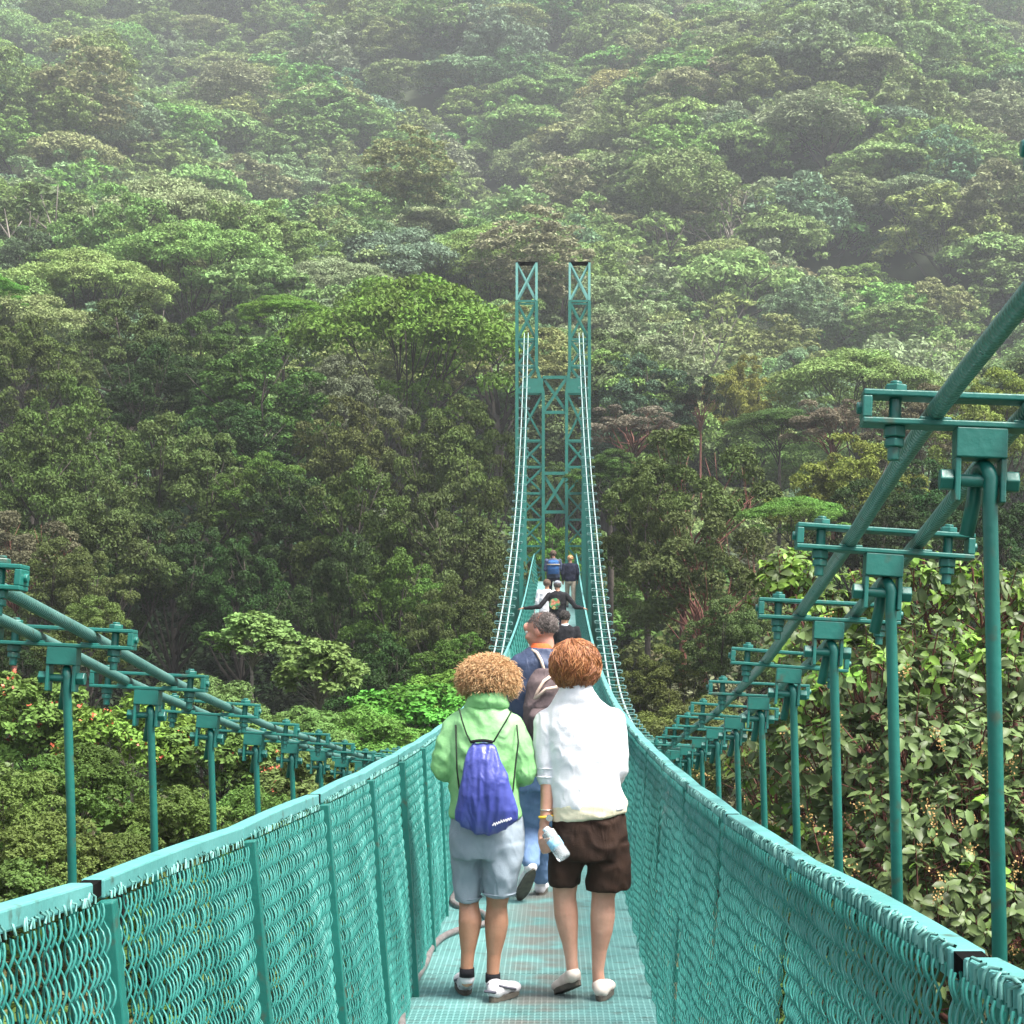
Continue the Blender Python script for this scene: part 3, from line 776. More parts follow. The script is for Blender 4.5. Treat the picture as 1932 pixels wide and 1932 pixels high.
M['grate'] = grate_mat('grating paint', (.11, .26, .25), (.18, .36, .35), .45, chips=False)
PL = 1.55; y0 = 9.48 - PL*6
k = 0
while True:
    ya = y0 + k*PL; yb = ya + PL - .012; k += 1
    if ya > 69.5: break
    b = MB(); za, zb = deck_z(ya), deck_z(yb); ncol = 1
    xs_a = (deck_xl(ya)-.04, deck_xr(ya)+.04); xs_b = (deck_xl(yb)-.04, deck_xr(yb)+.04); th = .02
    b.add([(xs_a[0], ya, za), (xs_a[1], ya, za), (xs_b[1], yb, zb), (xs_b[0], yb, zb), (xs_a[0], ya, za-th), (xs_a[1], ya, za-th), (xs_b[1], yb, zb-th), (xs_b[0], yb, zb-th)],
          [(0, 1, 2, 3), (7, 6, 5, 4), (0, 4, 5, 1), (1, 5, 6, 2), (2, 6, 7, 3), (3, 7, 4, 0)])
    dp = b.build('deck_panel', M['deck'], bridge)
    gb = MB()
    if ya < 32:
        nx = 44; slope = (zb-za)/(yb-ya)
        for i in range(nx):
            t = (i+.5)/nx; xa = xs_a[0]+(xs_a[1]-xs_a[0])*t; xb = xs_b[0]+(xs_b[1]-xs_b[0])*t
            gb.bar((xa, ya+.004, za+.003), (xb, yb-.004, zb+.003), .0052, .007, up=(1, 0, 0))
        nyb = 40
        for j in range(nyb):
            t = (j+.5)/nyb; y = ya+(yb-ya)*t; z = za+(zb-za)*t
            gb.box(((xs_a[0]+xs_a[1])/2, y, z+.0045), (xs_a[1]-xs_a[0], .0055, .009))
        g_ = gb.build('grating', M['grate'], dp)
    eb = MB(); eb.box(((xs_b[0]+xs_b[1])/2, yb+.006, zb-.012), (xs_b[1]-xs_b[0], .010, .02)); eb.build('joint', M['black_gap'], dp)

# railings -------------------------------------------------------------------
def chain_panel(L, h, lean, seed, sgn):
    """one panel of woven chain link; local x across (out of the walkway = sgn), y along, z up; leans outward towards the top"""
    R = random.Random(seed); b = MB(); pitch = .040; row = .045; r = .0027
    nw = int(L/pitch)
    ph = [R.uniform(0, 6.28) for _ in range(6)]
    def warp(y, z):
        sag = .010*math.sin(y*4.1+ph[0])*math.sin(z*3+ph[1]) + .003*math.sin(y*11+ph[2])
        bul = .022*math.sin(math.pi*z/h)*math.sin(math.pi*y/L) + .007*math.sin(y*9+z*7+ph[3])
        k = 1 - (max(z, 0)/h)**4; return sag*k, bul*k
    nseg = int(h/row); row = h/nseg; wp = .0175; i = 0
    bunch = [R.uniform(0, 6.28) for _ in range(3)]
    for i in range(int(L/wp)):
        yb = (i+.5)*wp + .006*math.sin(i*.9 + bunch[0]) + R.uniform(-.003, .003); pts = []; rr = []
        dep = R.uniform(.75, 1.35)
        for j in range(nseg):
            front = (i + j) % 2 == 0; z = j*row
            for sub in range(5):
                t = sub/5
                yy = yb + (.0075 if front else -.0075)*(2*t-1)*(1 if not (j % 2) else 1)
                bulge = (-sgn*.0065*dep if front else sgn*.006)*math.sin(math.pi*t)
                sg, bu = warp(yy, z); zz = z + row*t
                pts.append((bulge - sgn*bu + sgn*lean*zz/h, min(max(yy, .004), L-.004), zz + sg)); rr.append(.0024 if front else .0021)
        x, y, z = pts[-1]
        b.tube(pts, rr, 4, False)
    # cut wire ends lapped, some bundled, over the inner edge of the rail
    yy = .02
    while yy < L-.03:
        q = R.random(); tall = .012 if q < .8 else .020
        if sgn < 0:
            pts = [(sgn*(lean+.004), yy, h-.008), (sgn*(lean+.004), yy+R.uniform(-.01, .01), h+.004), (sgn*(lean+.007), yy+R.uniform(-.018, .018), h+.009*R.random()+.003)]
        else: pts = [(sgn*(lean+.004), yy, h-.014), (sgn*(lean+.004), yy+R.uniform(-.01, .01), h+.006), (sgn*(lean+.011), yy+R.uniform(-.018, .018), h+.013), (sgn*(lean+.013+R.uniform(0, tall)*.6), yy+R.uniform(-.03, .03), h+.013)]
        b.tube(pts, R.uniform(.0016, .0028) if sgn < 0 else R.uniform(.0020, .0032), 4, False, mi=1); yy += R.uniform(.012, .05)
    return b
def railing(sgn, label, start, posts_gap):
    fx = rail_xr if sgn > 0 else rail_xl; fz = rail_zr if sgn > 0 else rail_zl; dx = deck_xr if sgn > 0 else deck_xl; lean = .05; NPAN = 1.60 if sgn > 0 else 1.43; PH = 1.10
    root = empty('mesh_railing', (fx(0), 0, deck_z(0)))
    tag(root, label, 'railing')
    variants = []
    for s in range(3):
        me = chain_panel(NPAN-.058, PH-(.012 if sgn > 0 else .030), lean, 40+s+(10 if sgn > 0 else 0), sgn).mesh('mesh_panel', True); me.materials.append(M['teal_mesh']); me.materials.append(M['teal_mesh_edge']); variants.append(me)
    far = []
    for s in range(2):   # simpler weave for the far half
        R = random.Random(s); b = MB(); pit = .06
        for i in range(int(NPAN/pit)):
            y = (i+.5)*pit
            pts = [(sgn*(lean*(z/1.0)+.01*((j % 2)*2-1)), y + .02*((j % 2)*2-1), z) for j, z in enumerate(np.linspace(0, PH-.03, 17))]
            b.tube(pts, .0062, 4, False)
        me = b.mesh('mesh_panel', True); me.materials.append(M['teal_mesh']); far.append(me)
    k = 0; y = start
    while y < 70:
        yb = min(y + NPAN, 70.2); za, zb = fz(y), fz(yb)
        xa, xb = fx(y), fx(yb); w = (.046 if sgn > 0 else .040); hh = (.038 if sgn > 0 else .034)
        gapped = (k % 2 == posts_gap)
        # top rail: a box section bowed along the cable, with a small gap at every second post
        b = MB(); ns = 6; ya_ = y + (.062 if gapped else .002); ye = yb - (.012 if not gapped else 0)
        ring = []
        for i in range(ns+1):
            yy = ya_ + (ye-ya_)*i/ns; zz = fz(yy) + .006*math.sin(math.pi*i/ns); xi = fx(yy)
            ring.append([(xi, yy, zz), (xi+sgn*w, yy, zz), (xi+sgn*w, yy, zz-hh), (xi, yy, zz-hh)])
        vs = [p for r_ in ring for p in r_]; fs = [(i*4+k_, i*4+(k_+1) % 4, (i+1)*4+(k_+1) % 4, (i+1)*4+k_) for i in range(ns) for k_ in range(4)]
        fs += [(3, 2, 1, 0), tuple(ns*4+q for q in range(4))]
        b.add(vs, fs); b.build('top_rail', M['teal_rail'], root, bevel=.004)
        # post
        p = MB(); zp = fz(y); xp = fx(y)
        foot = Vector((sgn*0 + dx(y), y+.028, deck_z(y)-.03)); head = Vector((xp + sgn*.006, y+.028, zp-hh-.002))
        p.bar(foot + Vector(((.026 if sgn < 0 else .004), 0, 0)), head + Vector(((.018 if sgn < 0 else .010), 0, 0)), .036, .030, up=(1, 0, 0))
        p.build('post', M['teal'], root, bevel=.003)
        if gapped:
            q = MB(); q.box((xp + sgn*w/2, y+.031, zp-hh/2-.003), (w-.010, .070, hh-.008)); q.build('rail_joint', M['black_gap'], root)
        me = variants[k % 3] if y < 34 else far[k % 2]
        o = bpy.data.objects.new('mesh_panel', me); COL.objects.link(o); o.parent = root
        # stand the panel between deck edge and rail: rows follow the slope, columns stay upright
        hA = (za - deck_z(y)) / PH; leanA = sgn*(xa - dx(y))
        d0 = (dx(yb)-dx(y))/NPAN; s0 = (deck_z(yb)-deck_z(y))/NPAN
        o.matrix_parent_inverse = Matrix(((1, d0, sgn*(leanA-lean*hA)/(PH*hA)*hA, dx(y) - sgn*.010 - root.location.x), (0, 1, 0, y+.058 - root.location.y), (0, s0, hA, deck_z(y) - root.location.z), (0, 0, 0, 1)))
        y += NPAN; k += 1
    return root
railing(1, 'shaded mesh railing on the side of the tall near hangers', 2.30 - 1.60, 1)
railing(-1, 'lit mesh railing with a conduit lying at its foot', 3.05 - 1.43, 1)

# conduit lying along the deck
def conduit():
    pts_px = [(748, 1990), (742, 1932), (750, 1895), (768, 1860), (788, 1826), (800, 1797), (822, 1776), (852, 1763), (878, 1757), (905, 1748), (898, 1733), (870, 1721), (848, 1716), (838, 1705), (846, 1688), (856, 1664), (862, 1640)]
    pts = []
    for u, v in pts_px:
        u += 15
        Z = 9.0
        for _ in range(40): Z += .35*((F*-deck_z(Z)/(v-Y0)) - Z)
        pts.append(Vector(((u-X0)*Z/F, Z, deck_z(Z)+.028)))
    out = []
    for i in range(len(pts)-1):
        p0 = pts[max(i-1, 0)]; p1 = pts[i]; p2 = pts[i+1]; p3 = pts[min(i+2, len(pts)-1)]
        for t in np.linspace(0, 1, 7)[:-1]:
            out.append(.5*((2*p1) + (p2-p0)*t + (2*p0-5*p1+4*p2-p3)*t*t + (3*p1-p0-3*p2+p3)*t**3))
    last = pts[-1]
    for y in np.arange(last.y+.3, 60, .6):
        out.append(Vector((deck_xl(y)+.05+.01*math.sin(y*2), y, deck_z(y)+.024)))
    b = MB(); b.tube(out, .0195, 10); o = b.build('conduit', M['hose'], None, True)
    tag(o, 'grey-brown conduit snaking along the deck at the foot of the lit railing', 'conduit')
conduit()

# far tower ------------------------------------------------------------------
def tower():
    Z = 70.3; k = Z/F; base = Vector((-.19, Z, H(-.19, Z) + 0.0))
    root = empty('bridge_tower', base)
    tag(root, 'twin-legged teal lattice tower with pale top sections at the far end', 'tower')
    X = lambda u: (u-X0)*k; zz = lambda v: (Y0-v)*k
    for side, (uo, ui, ub) in enumerate(((975, 1012, 1025), (1112, 1075, 1069))):
        leg = empty('leg', (0, 0, 0)); leg.parent = root; leg.matrix_parent_inverse = Matrix.Translation(-base)
        def chain(z):   # outer and inner edge at height z
            t = min(1, max(0, (zz(690)-z)/(zz(690)-zz(740))))
            return X(uo), X(ui) + (X(ub)-X(ui))*t
        d = .74; levels = [base.z - .5, -3.2, -2.2, -1.2, -.2, .8, 1.8, 2.8, 3.8, 4.8, zz(740), zz(690), zz(640), zz(568)]
        # lower chords
        b = MB(); t = .115
        for (front, yy) in ((1, Z), (0, Z+d)):
            for which in (0, 1):
                pts = [Vector((chain(z)[which], yy, z)) for z in levels]
                for a, c in zip(pts[:-1], pts[1:]): b.bar(a, c, t, t)
        b.build('chord', M['teal_tower'], leg)
        lb = MB(); t2 = .065
        for a, c in zip(levels[:-1], levels[1:]):
            a0, a1 = chain(a); c0, c1 = chain(c)
            for yy in (Z, Z+d):
                lb.bar((a0, yy, a), (c1, yy+.004, c), .02, t2); lb.bar((a1, yy+.03, a), (c0, yy+.034, c), .02, t2)
                lb.bar((c0, yy, c), (c1, yy, c), .06, .075)
            for xx in (0, 1):
                lb.bar((chain(a)[xx]+.01, Z, a), (chain(c)[xx]+.01, Z+d, c), .02, t2); lb.bar((chain(a)[xx]-.02, Z+d, a), (chain(c)[xx]-.02, Z, c), .02, t2)
        lb.build('lattice', M['teal_tower'], leg)
        pl = MB(); g0, g1 = chain(zz(740)); pl.box(((g0+g1)/2+(.12 if side == 0 else -.12), Z-.05, zz(728)), (abs(g1-g0)*.75, .02, .55)); pl.build('gusset', M['teal_tower'], leg)
        # pale top section
        tp = MB(); a, c = zz(566), zz(495); o_, i_ = X(uo), X(ui)
        for yy in (Z, Z+d):
            for xx in (o_, i_): tp.bar((xx, yy, a), (xx, yy, c), .085, .085)
            tp.bar((o_, yy-.02, a), (i_, yy-.02, c), .02, .06); tp.bar((i_, yy+.02, a), (o_, yy+.02, c), .02, .06)
        for xx in (o_, i_):
            tp.bar((xx, Z, a), (xx, Z+d, c), .02, .05)
        tp.build('top_section', M['teal_pale'], leg)
        cp = MB(); cp.box(((o_+i_)/2, Z+d/2, c+.01), (abs(o_-i_)+.06, d+.1, .025)); cp.build('cap', M['black_gap'], leg)
    for (v0, v1) in ((712, 778), (893, 966)):
        b = MB(); l, r = X(1024), X(1070); a, c = zz(v1), zz(v0)
        for yy in (Z,):
            b.bar((l, yy, a), (r, yy, a), .08, .12); b.bar((l, yy, c), (r, yy, c), .08, .12)
            b.bar((l, yy-.02, a), (r, yy-.02, c), .03, .11); b.bar((l, yy+.03, c), (r, yy+.03, a), .03, .11)
        b.build('cross_brace', M['teal_tower'], root)
    ft = MB()
    for u in (993, 1094): ft.box((X(u), Z+.37, base.z+.1), (1.3, 1.3, .9))
    ft.build('footing', noise_mat('concrete', (.22, .21, .19), (.34, .33, .30), 5, .9), root)
tower()

# ------------------------------------------------------------------ people
def blob_obj(name, mb, voxel, mat, parent=None, smooth_it=2, wrinkle=0, wfreq=(9, 9, 4), seed=0, ridge=False):
    """several closed shapes fused into ONE continuous surface"""
    me = mb.mesh('tmp'); o = bpy.data.objects.new('tmp', me); COL.objects.link(o)
    r = o.modifiers.new('r', 'REMESH'); r.mode = 'VOXEL'; r.voxel_size = voxel; r.adaptivity = 0
    s = o.modifiers.new('s', 'SMOOTH'); s.iterations = smooth_it; s.factor = .5
    dg = bpy.context.evaluated_depsgraph_get(); ev = o.evaluated_get(dg)
    nm = bpy.data.meshes.new_from_object(ev); bpy.data.objects.remove(o); bpy.data.meshes.remove(me)
    n = len(nm.vertices)
    if wrinkle and n:
        co = np.empty(n*3, np.float32); nm.vertices.foreach_get('co', co); co = co.reshape(-1, 3)
        no = np.empty(n*3, np.float32); nm.vertices.foreach_get('normal', no); no = no.reshape(-1, 3)
        d = np.empty(n)
        for i in range(n):
            p = co[i]; q = Vector((p[0]*wfreq[0] + seed, p[1]*wfreq[1], p[2]*wfreq[2] + p[0]*2))
            a = mnoise.noise(q); b_ = mnoise.noise(q*2.3 + Vector((5, 1, 2)))
            d[i] = ((1 - abs(a)*2.6) * .6 + b_*.5) if ridge else (a*.7 + b_*.4)
        co = co + no*(d*wrinkle)[:, None]; nm.vertices.foreach_set('co', co.astype(np.float32).ravel())
    nm.polygons.foreach_set('use_smooth', [True]*len(nm.polygons)); nm.name = name
    nm.materials.clear(); nm.materials.append(mat); nm.update()
    return link_mesh(name, nm, None, parent)
def cap(b, p0, p1, r0, r1, n=14):
    p0, p1 = Vector(p0), Vector(p1); d = (p1-p0); L = d.length
    if L < 1e-5: return
    d /= L; pts, rr = [], []
    for a in (-80, -55, -30): pts.append(p0 + d*r0*math.sin(math.radians(a))); rr.append(r0*math.cos(math.radians(a)))
    pts.append(p0); rr.append(r0); pts.append(p1); rr.append(r1)
    for a in (30, 55, 80): pts.append(p1 + d*r1*math.sin(math.radians(a))); rr.append(r1*math.cos(math.radians(a)))
    b.tube(pts, rr, n)
def chain(b, pts, n=14):
    for (p0, r0), (p1, r1) in zip(pts[:-1], pts[1:]): cap(b, p0, p1, r0, r1, n)
def ell(b, c, r, rot=None, nu=16, nv=10):
    vs = []; c = Vector(c)
    for j in range(nv+1):
        t = math.pi*j/nv
        for i in range(nu):
            a = 2*math.pi*i/nu; p = Vector((r[0]*math.sin(t)*math.cos(a), r[1]*math.sin(t)*math.sin(a), r[2]*math.cos(t)))
            if j in (0, nv): p = Vector((1e-4*math.cos(a), 1e-4*math.sin(a), p.z))
            if rot is not None: p = rot @ p
            vs.append(c + p)
    fs = [(j*nu+i, (j+1)*nu+i, (j+1)*nu+(i+1) % nu, j*nu+(i+1) % nu) for j in range(nv) for i in range(nu)]
    fs += [tuple(range(nu))[::1], tuple(reversed(range(nv*nu, nv*nu+nu)))]
    b.add(vs, fs)
def loft(b, rings, n=28, e=2.3):
    """rings: (centre, rx, ry[, yaw]) stacked upwards or downwards; rounded-box sections"""
    vs = []
    for rg in rings:
        c, rx, ry = Vector(rg[0]), rg[1], rg[2]; yaw = rg[3] if len(rg) > 3 else 0
        for i in range(n):
            a = 2*math.pi*i/n; ca, sa = math.cos(a), math.sin(a)
            x = rx*math.copysign(abs(ca)**(2/e), ca); y = ry*math.copysign(abs(sa)**(2/e), sa)
            vs.append(c + Vector((x*math.cos(yaw) - y*math.sin(yaw), x*math.sin(yaw) + y*math.cos(yaw), 0)))
    m = len(rings)
    fs = [(i*n+k, i*n+(k+1) % n, (i+1)*n+(k+1) % n, (i+1)*n+k) for i in range(m-1) for k in range(n)]
    fs += [tuple(reversed(range(n))), tuple((m-1)*n+k for k in range(n))]
    b.add(vs, fs)

def skin_mat(name, c1, c2):
    m = noise_mat(name, c1, c2, 14, .5, .15, 90); b = m.node_tree.nodes['Principled BSDF']
    b.inputs['Subsurface Weight'].default_value = .12; b.inputs['Subsurface Radius'].default_value = (.02, .008, .004); b.inputs['Subsurface Scale'].default_value = .5
    return m
M['skin'] = skin_mat('skin', (.33, .16, .095), (.42, .215, .135)); M['skin_pale'] = skin_mat('pale skin', (.42, .22, .155), (.52, .29, .21)); M['skin_red'] = skin_mat('ruddy skin', (.40, .17, .12), (.50, .24, .17))
M['eye'] = noise_mat('eye', (.5, .5, .48), (.6, .6, .58), 5, .3); M['iris'] = noise_mat('iris', (.02, .015, .01), (.03, .02, .015), 5, .2)
def cloth(name, c1, c2, scale=7, bump=.25, bs=260, rough=.85, spec=.2):
    m = noise_mat(name, c1, c2, scale, rough, bump, bs, spec=spec); nt = m.node_tree; b = nt.nodes['Principled BSDF']
    g = N(nt, 'ShaderNodeNewGeometry'); mp = N(nt, 'ShaderNodeMapping'); mp.inputs['Scale'].default_value = (1.6, 1, .8); mp.inputs['Rotation'].default_value = (.3, .5, .2)
    nt.links.new(g.outputs['Position'], mp.inputs[0])
    n1 = N(nt, 'ShaderNodeTexNoise', i_Scale=9.0, i_Detail=5.0, i_Distortion=1.8); n1.noise_type = 'RIDGED_MULTIFRACTAL'; nt.links.new(mp.outputs[0], n1.inputs['Vector'])
    bp = N(nt, 'ShaderNodeBump', i_Strength=.55, i_Distance=.012); nt.links.new(n1.outputs[0], bp.inputs['Height'])
    old = b.inputs['Normal'].links[0].from_node; nt.links.new(bp.outputs[0], old.inputs['Normal'])
    return m
M['green'] = cloth('green windcheater', (.13, .37, .11), (.30, .54, .27), 3, .2, 60, .6, .35)
M['white'] = cloth('white cotton', (.62, .62, .66), (.74, .74, .77))
M['cream'] = cloth('cream cotton', (.56, .52, .38), (.66, .62, .47))
M['brown'] = cloth('brown corduroy', (.020, .010, .007), (.038, .020, .013), 9, .4)
M['greyblue'] = cloth('grey-blue cotton', (.20, .25, .30), (.28, .33, .38))
M['navy'] = cloth('navy nylon', (.022, .035, .075), (.045, .062, .115), 6, .2, 80, .6, .35); M['navy_dark'] = cloth('dark navy cloth', (.008, .010, .024), (.016, .019, .04))
M['denim'] = cloth('denim', (.075, .13, .24), (.14, .22, .36)); M['orange'] = cloth('orange collar', (.62, .10, .03), (.75, .16, .05))
M['black'] = cloth('black cloth', (.006, .006, .008), (.014, .014, .018)); M['khaki'] = cloth('khaki cloth', (.27, .23, .18), (.36, .32, .26))
M['blue_bag'] = cloth('violet-blue nylon', (.030, .040, .22), (.055, .070, .31), 4, .25, 40, .42, .6)
M['cord'] = cloth('dark cord', (.01, .02, .012), (.02, .03, .02)); M['pack'] = cloth('mauve pack cloth', (.055, .040, .045), (.12, .09, .09)); M['pack_pale'] = cloth('pale pack trim', (.42, .32, .25), (.58, .45, .38))
M['shoe_white'] = noise_mat('white trainer', (.42, .41, .43), (.62, .60, .62), 30, .6); M['sole'] = noise_mat('shoe sole', (.04, .035, .03), (.09, .08, .06), 30, .8)
M['shoe_pale'] = noise_mat('pale suede shoe', (.50, .42, .37), (.64, .56, .50), 20, .8); M['trim'] = noise_mat('dark grey trim', (.05, .05, .07), (.10, .10, .13), 20, .6)
M['pack_blue'] = cloth('blue pack cloth', (.02, .07, .20), (.03, .11, .28)); M['cap'] = cloth('grey cap', (.16, .18, .21), (.24, .26, .30))
M['watch'] = noise_mat('yellow strap', (.65, .42, .03), (.75, .52, .05), 5, .5); M['silver'] = noise_mat('silver', (.6, .6, .6), (.75, .75, .75), 5, .25, metal=.9)
def hair_mat(name, stops, rough=.5):
    m, nt, b = newmat(name); g = N(nt, 'ShaderNodeNewGeometry'); c = ramp(nt, g.outputs['Random Per Island'], stops)
    nt.links.new(c, b.inputs['Base Color']); b.inputs['Roughness'].default_value = rough; b.inputs['Specular IOR Level'].default_value = .4; return m
M['hair_blond'] = hair_mat('blond curly hair', [(0, (.30, .155, .065)), (.35, (.42, .235, .105)), (.7, (.55, .34, .165)), (1, (.70, .49, .27))])
M['hair_red'] = hair_mat('auburn hair', [(0, (.12, .036, .012)), (.4, (.20, .068, .021)), (.75, (.28, .11, .036)), (1, (.42, .20, .08))])
M['hair_grey'] = hair_mat('short grey-brown hair', [(0, (.055, .045, .04)), (.6, (.11, .09, .085)), (1, (.20, .17, .16))], .7)
M['hair_dark'] = hair_mat('dark hair', [(0, (.008, .007, .007)), (.6, (.02, .016, .014)), (1, (.05, .04, .035))])
M['hair_brown'] = hair_mat('brown hair', [(0, (.05, .03, .02)), (.6, (.12, .075, .05)), (1, (.2, .13, .09))])

def head_shape(b, c, R, s=1.0):
    """skull, jaw, nose, ears and neck; R turns local +Y into the way the face looks"""
    def p(x, y, z): return Vector(c) + R @ Vector((x*s, y*s, z*s))
    def e(x, y, z, rx, ry, rz): ell(b, p(x, y, z), (rx*s, ry*s, rz*s), R)
    e(0, -.012, .022, .074, .092, .088); e(0, .03, -.03, .060, .062, .078); e(0, .052, -.082, .036, .036, .030)
    e(0, .085, .035, .05, .022, .035); e(-.033, .074, -.022, .026, .022, .022); e(.033, .074, -.022, .026, .022, .022)
    cap(b, p(0, .094, .010), p(0, .110, -.024), .008*s, .0105*s, 10); e(-.010, .101, -.028, .008, .009, .006); e(.010, .101, -.028, .008, .009, .006)
    e(0, .093, -.052, .024, .011, .006); e(0, .090, -.063, .021, .011, .007)
    for q in (-1, 1): e(q*.076, -.004, -.008, .010, .020, .031)
    cap(b, p(0, -.015, -.06), Vector(c) + Vector((0, 0, -.165*s)) + R @ Vector((0, -.035*s, 0)), .054*s, .060*s)
def eyes(c, R, s, parent):
    for q in (-1, 1):
        b = MB(); ell(b, Vector(c) + R @ Vector((q*.031*s, .082*s, .008*s)), (.0125*s,)*3, None, 10, 8); o = b.build('eye', M['eye'], parent, True)
        b = MB(); ell(b, Vector(c) + R @ Vector((q*.031*s, .092*s, .008*s)), (.005*s,)*3, None, 8, 6); b.build('pupil', M['iris'], o, True)
        b = MB(); b.tube([Vector(c) + R @ Vector(((q*.031+k)*s, (.096 - abs(k)*.25)*s, (.034 - abs(k)*.2)*s)) for k in (-.016, -.005, .005, .016)], .003*s, 5); b.build('eyebrow', M['hair_brown'], parent)
def hand_shape(b, wrist, d, back, s=1.0, curl=.5, thumb=1, spread=.1):
    """palm plus four curled fingers and a thumb; d = along the hand, back = out of the back of the hand"""
    d = Vector(d).normalized(); back = Vector(back); back = (back - d*back.dot(d)).normalized(); side = d.cross(back)*thumb
    w = Vector(wrist); R = Matrix((side, d, back)).transposed()
    ell(b, w + d*.045*s, (.040*s, .052*s, .017*s), R, 14, 10); cap(b, w - d*.03*s, w + d*.02*s, .024*s, .026*s)
    for i, (off, L) in enumerate(((.029, .072), (.010, .080), (-.010, .075), (-.028, .058))):
        p = w + d*(.082 - abs(off-.01)*.25)*s + side*off*s; q = (d + side*off*spread*20*.12).normalized(); a = curl*.5
        for k, f in enumerate((.45, .32, .23)):
            ax = q*math.cos(a) - back*math.sin(a); p2 = p + ax*L*f*s; cap(b, p, p2, (.0095 - k*.0010)*s, (.0088 - k*.0011)*s, 10); p = p2; a += curl
    p = w + d*.025*s + side*.030*s; ax = (d*.6 + side*.7 - back*.25).normalized()
    for L, r0, r1 in ((.038, .013, .011), (.030, .011, .010), (.022, .010, .008)):
        p2 = p + ax*L*s; cap(b, p, p2, r0*s, r1*s, 10); p = p2; ax = (ax + d*.25 - back*.15).normalized()
def shoe(parent, ankle, heel, toe, w, upper, sole_m, low=True, zflat=None, name='shoe'):
    heel, toe, ankle = Vector(heel), Vector(toe), Vector(ankle); d = (toe - heel); L = d.length; d.normalize()
    up = Vector((0, 0, 1)); up = (up - d*up.dot(d)).normalized(); side = d.cross(up); R = Matrix((side, d, up)).transposed()
    b = MB()
    ell(b, heel + d*.045 + up*.042, (w*.40, .048, .040), R); ell(b, heel + d*L*.45 + up*.040, (w*.42, L*.32, .036), R)
    ell(b, heel + d*(L-.055) + up*.030, (w*.50, .062, .030), R); cap(b, heel + d*.05 + up*.05, ankle - up*.02, .040, .037 if low else .045)
    o = blob_obj(name, b, .008, upper, parent, 3, .002, (30, 30, 30))
    sb = MB(); n = 22; vs = []
    for zz in (-.006, .018):
        for i in range(n):
            a = 2*math.pi*i/n; x = math.cos(a); y = math.sin(a)
            ww = w*(.44 + .09*y)*(1 - .10*math.exp(-((y+.1)/.3)**2)); vs.append(heel + d*(L*.5 + y*L*.51) + side*x*ww + up*zz)
    sb.add(vs, [(i, (i+1) % n, n+(i+1) % n, n+i) for i in range(n)] + [tuple(reversed(range(n))), tuple(range(n, 2*n))])
    sb.build('sole', sole_m, o)
    return o
def lace_strips(parent, heel, toe, w, mat):
    heel, toe = Vector(heel), Vector(toe); d = (toe-heel).normalized(); up = Vector((0, 0, 1)); side = d.cross(up)
    for q in (-1, 1):
        b = MB(); b.tube([heel + d*.03 + side*q*w*.30 + up*.07, heel + d*.09 + side*q*w*.44 + up*.05, heel + d*.16 + side*q*w*.42 + up*.03], .006, 5); b.build('stripe', mat, parent)
    b = MB(); b.tube([heel - d*.002 + side*a + up*.045 for a in (-.03, 0, .03)], .007, 5); b.build('heel_tab', mat, parent)

def hair_shell(parent, c, R, rad, n, length, width, mat, mode, seed, cut=-.35, fall=.6, base_mat=None, face=.62):
    """locks rooted on an ellipsoid; mode 'curl' gives small coils, 'comb' lets them fall from the crown"""
    rs = random.Random(seed); b = MB()
    for _ in range(n):
        d = Vector([rs.gauss(0, 1) for _ in range(3)]).normalized()
        if d.z < cut or (d.y > face and d.z < .45): continue
        root = Vector((d.x*rad[0], d.y*rad[1], d.z*rad[2])); nrm = Vector((d.x/rad[0], d.y/rad[1], d.z/rad[2])).normalized()
        tang = (Vector((0, -.1, -1)) - nrm*nrm.dot(Vector((0, -.1, -1))))
        tang = tang.normalized() if tang.length > .05 else Vector((rs.uniform(-1, 1), -1, 0)).normalized()
        sw = nrm.cross(tang); stray = rs.random() < .07; L = length*rs.uniform(.6, 1.3)*(1.35 if stray else 1); pts = []
        if mode == 'curl':
            ph = rs.uniform(0, 6.28); cr = rs.uniform(.003, .0085); ns = 9; ax = (nrm + .5*Vector([rs.gauss(0, .7) for _ in range(3)]) + tang*.35).normalized(); u_ = ax.orthogonal().normalized(); v_ = ax.cross(u_)
            for i in range(ns):
                t = i/(ns-1); a = ph + t*9; pts.append(root*(.93) + ax*L*t + (u_*math.cos(a) + v_*math.sin(a))*cr - Vector((0, 0, L*t*t*.3)))
            b.tube([Vector(c) + R @ p for p in pts], [width*(1-.5*i/ns) for i in range(ns)], 3, False)
        else:
            ns = 7; sd = rs.gauss(0, .22) + 1.3*mnoise.noise(Vector((d.x*2.5+seed, d.y*2.5, d.z*2.5)))
            for i in range(ns):
                t = i/(ns-1); off = nrm*(.012*math.sin(math.pi*t)*fall + rs.uniform(0, .002)) + tang*L*t + sw*sd*L*t*t
                q = root + off; k = Vector((q.x/rad[0], q.y/rad[1], q.z/rad[2])).length
                q = q/k*(1 + rs.uniform(-.02, .02) + .05*mnoise.noise(Vector((d.x*5, d.y*5, d.z*5+seed))) + .05*math.sin(math.pi*t)) if k > .01 else q
                if stray: q += nrm*.018*t*t
                if t > .85 and n < 3000: q -= nrm*.006
                pts.append(q)
            b.tube([Vector(c) + R @ p for p in pts], [width*(.5 + math.sin(math.pi*(i+.6)/(ns+.2))*.8) for i in range(ns)], 4, False)
    o = b.build('hair', mat, parent, True)
    bb = MB(); ell(bb, Vector(c) - R @ Vector((0, .012, 0)), (rad[0]*.93, rad[1]*.93, rad[2]*.93), R, 20, 14)
    bb.build('hair_underlayer', base_mat or mat, o, True)
    return o
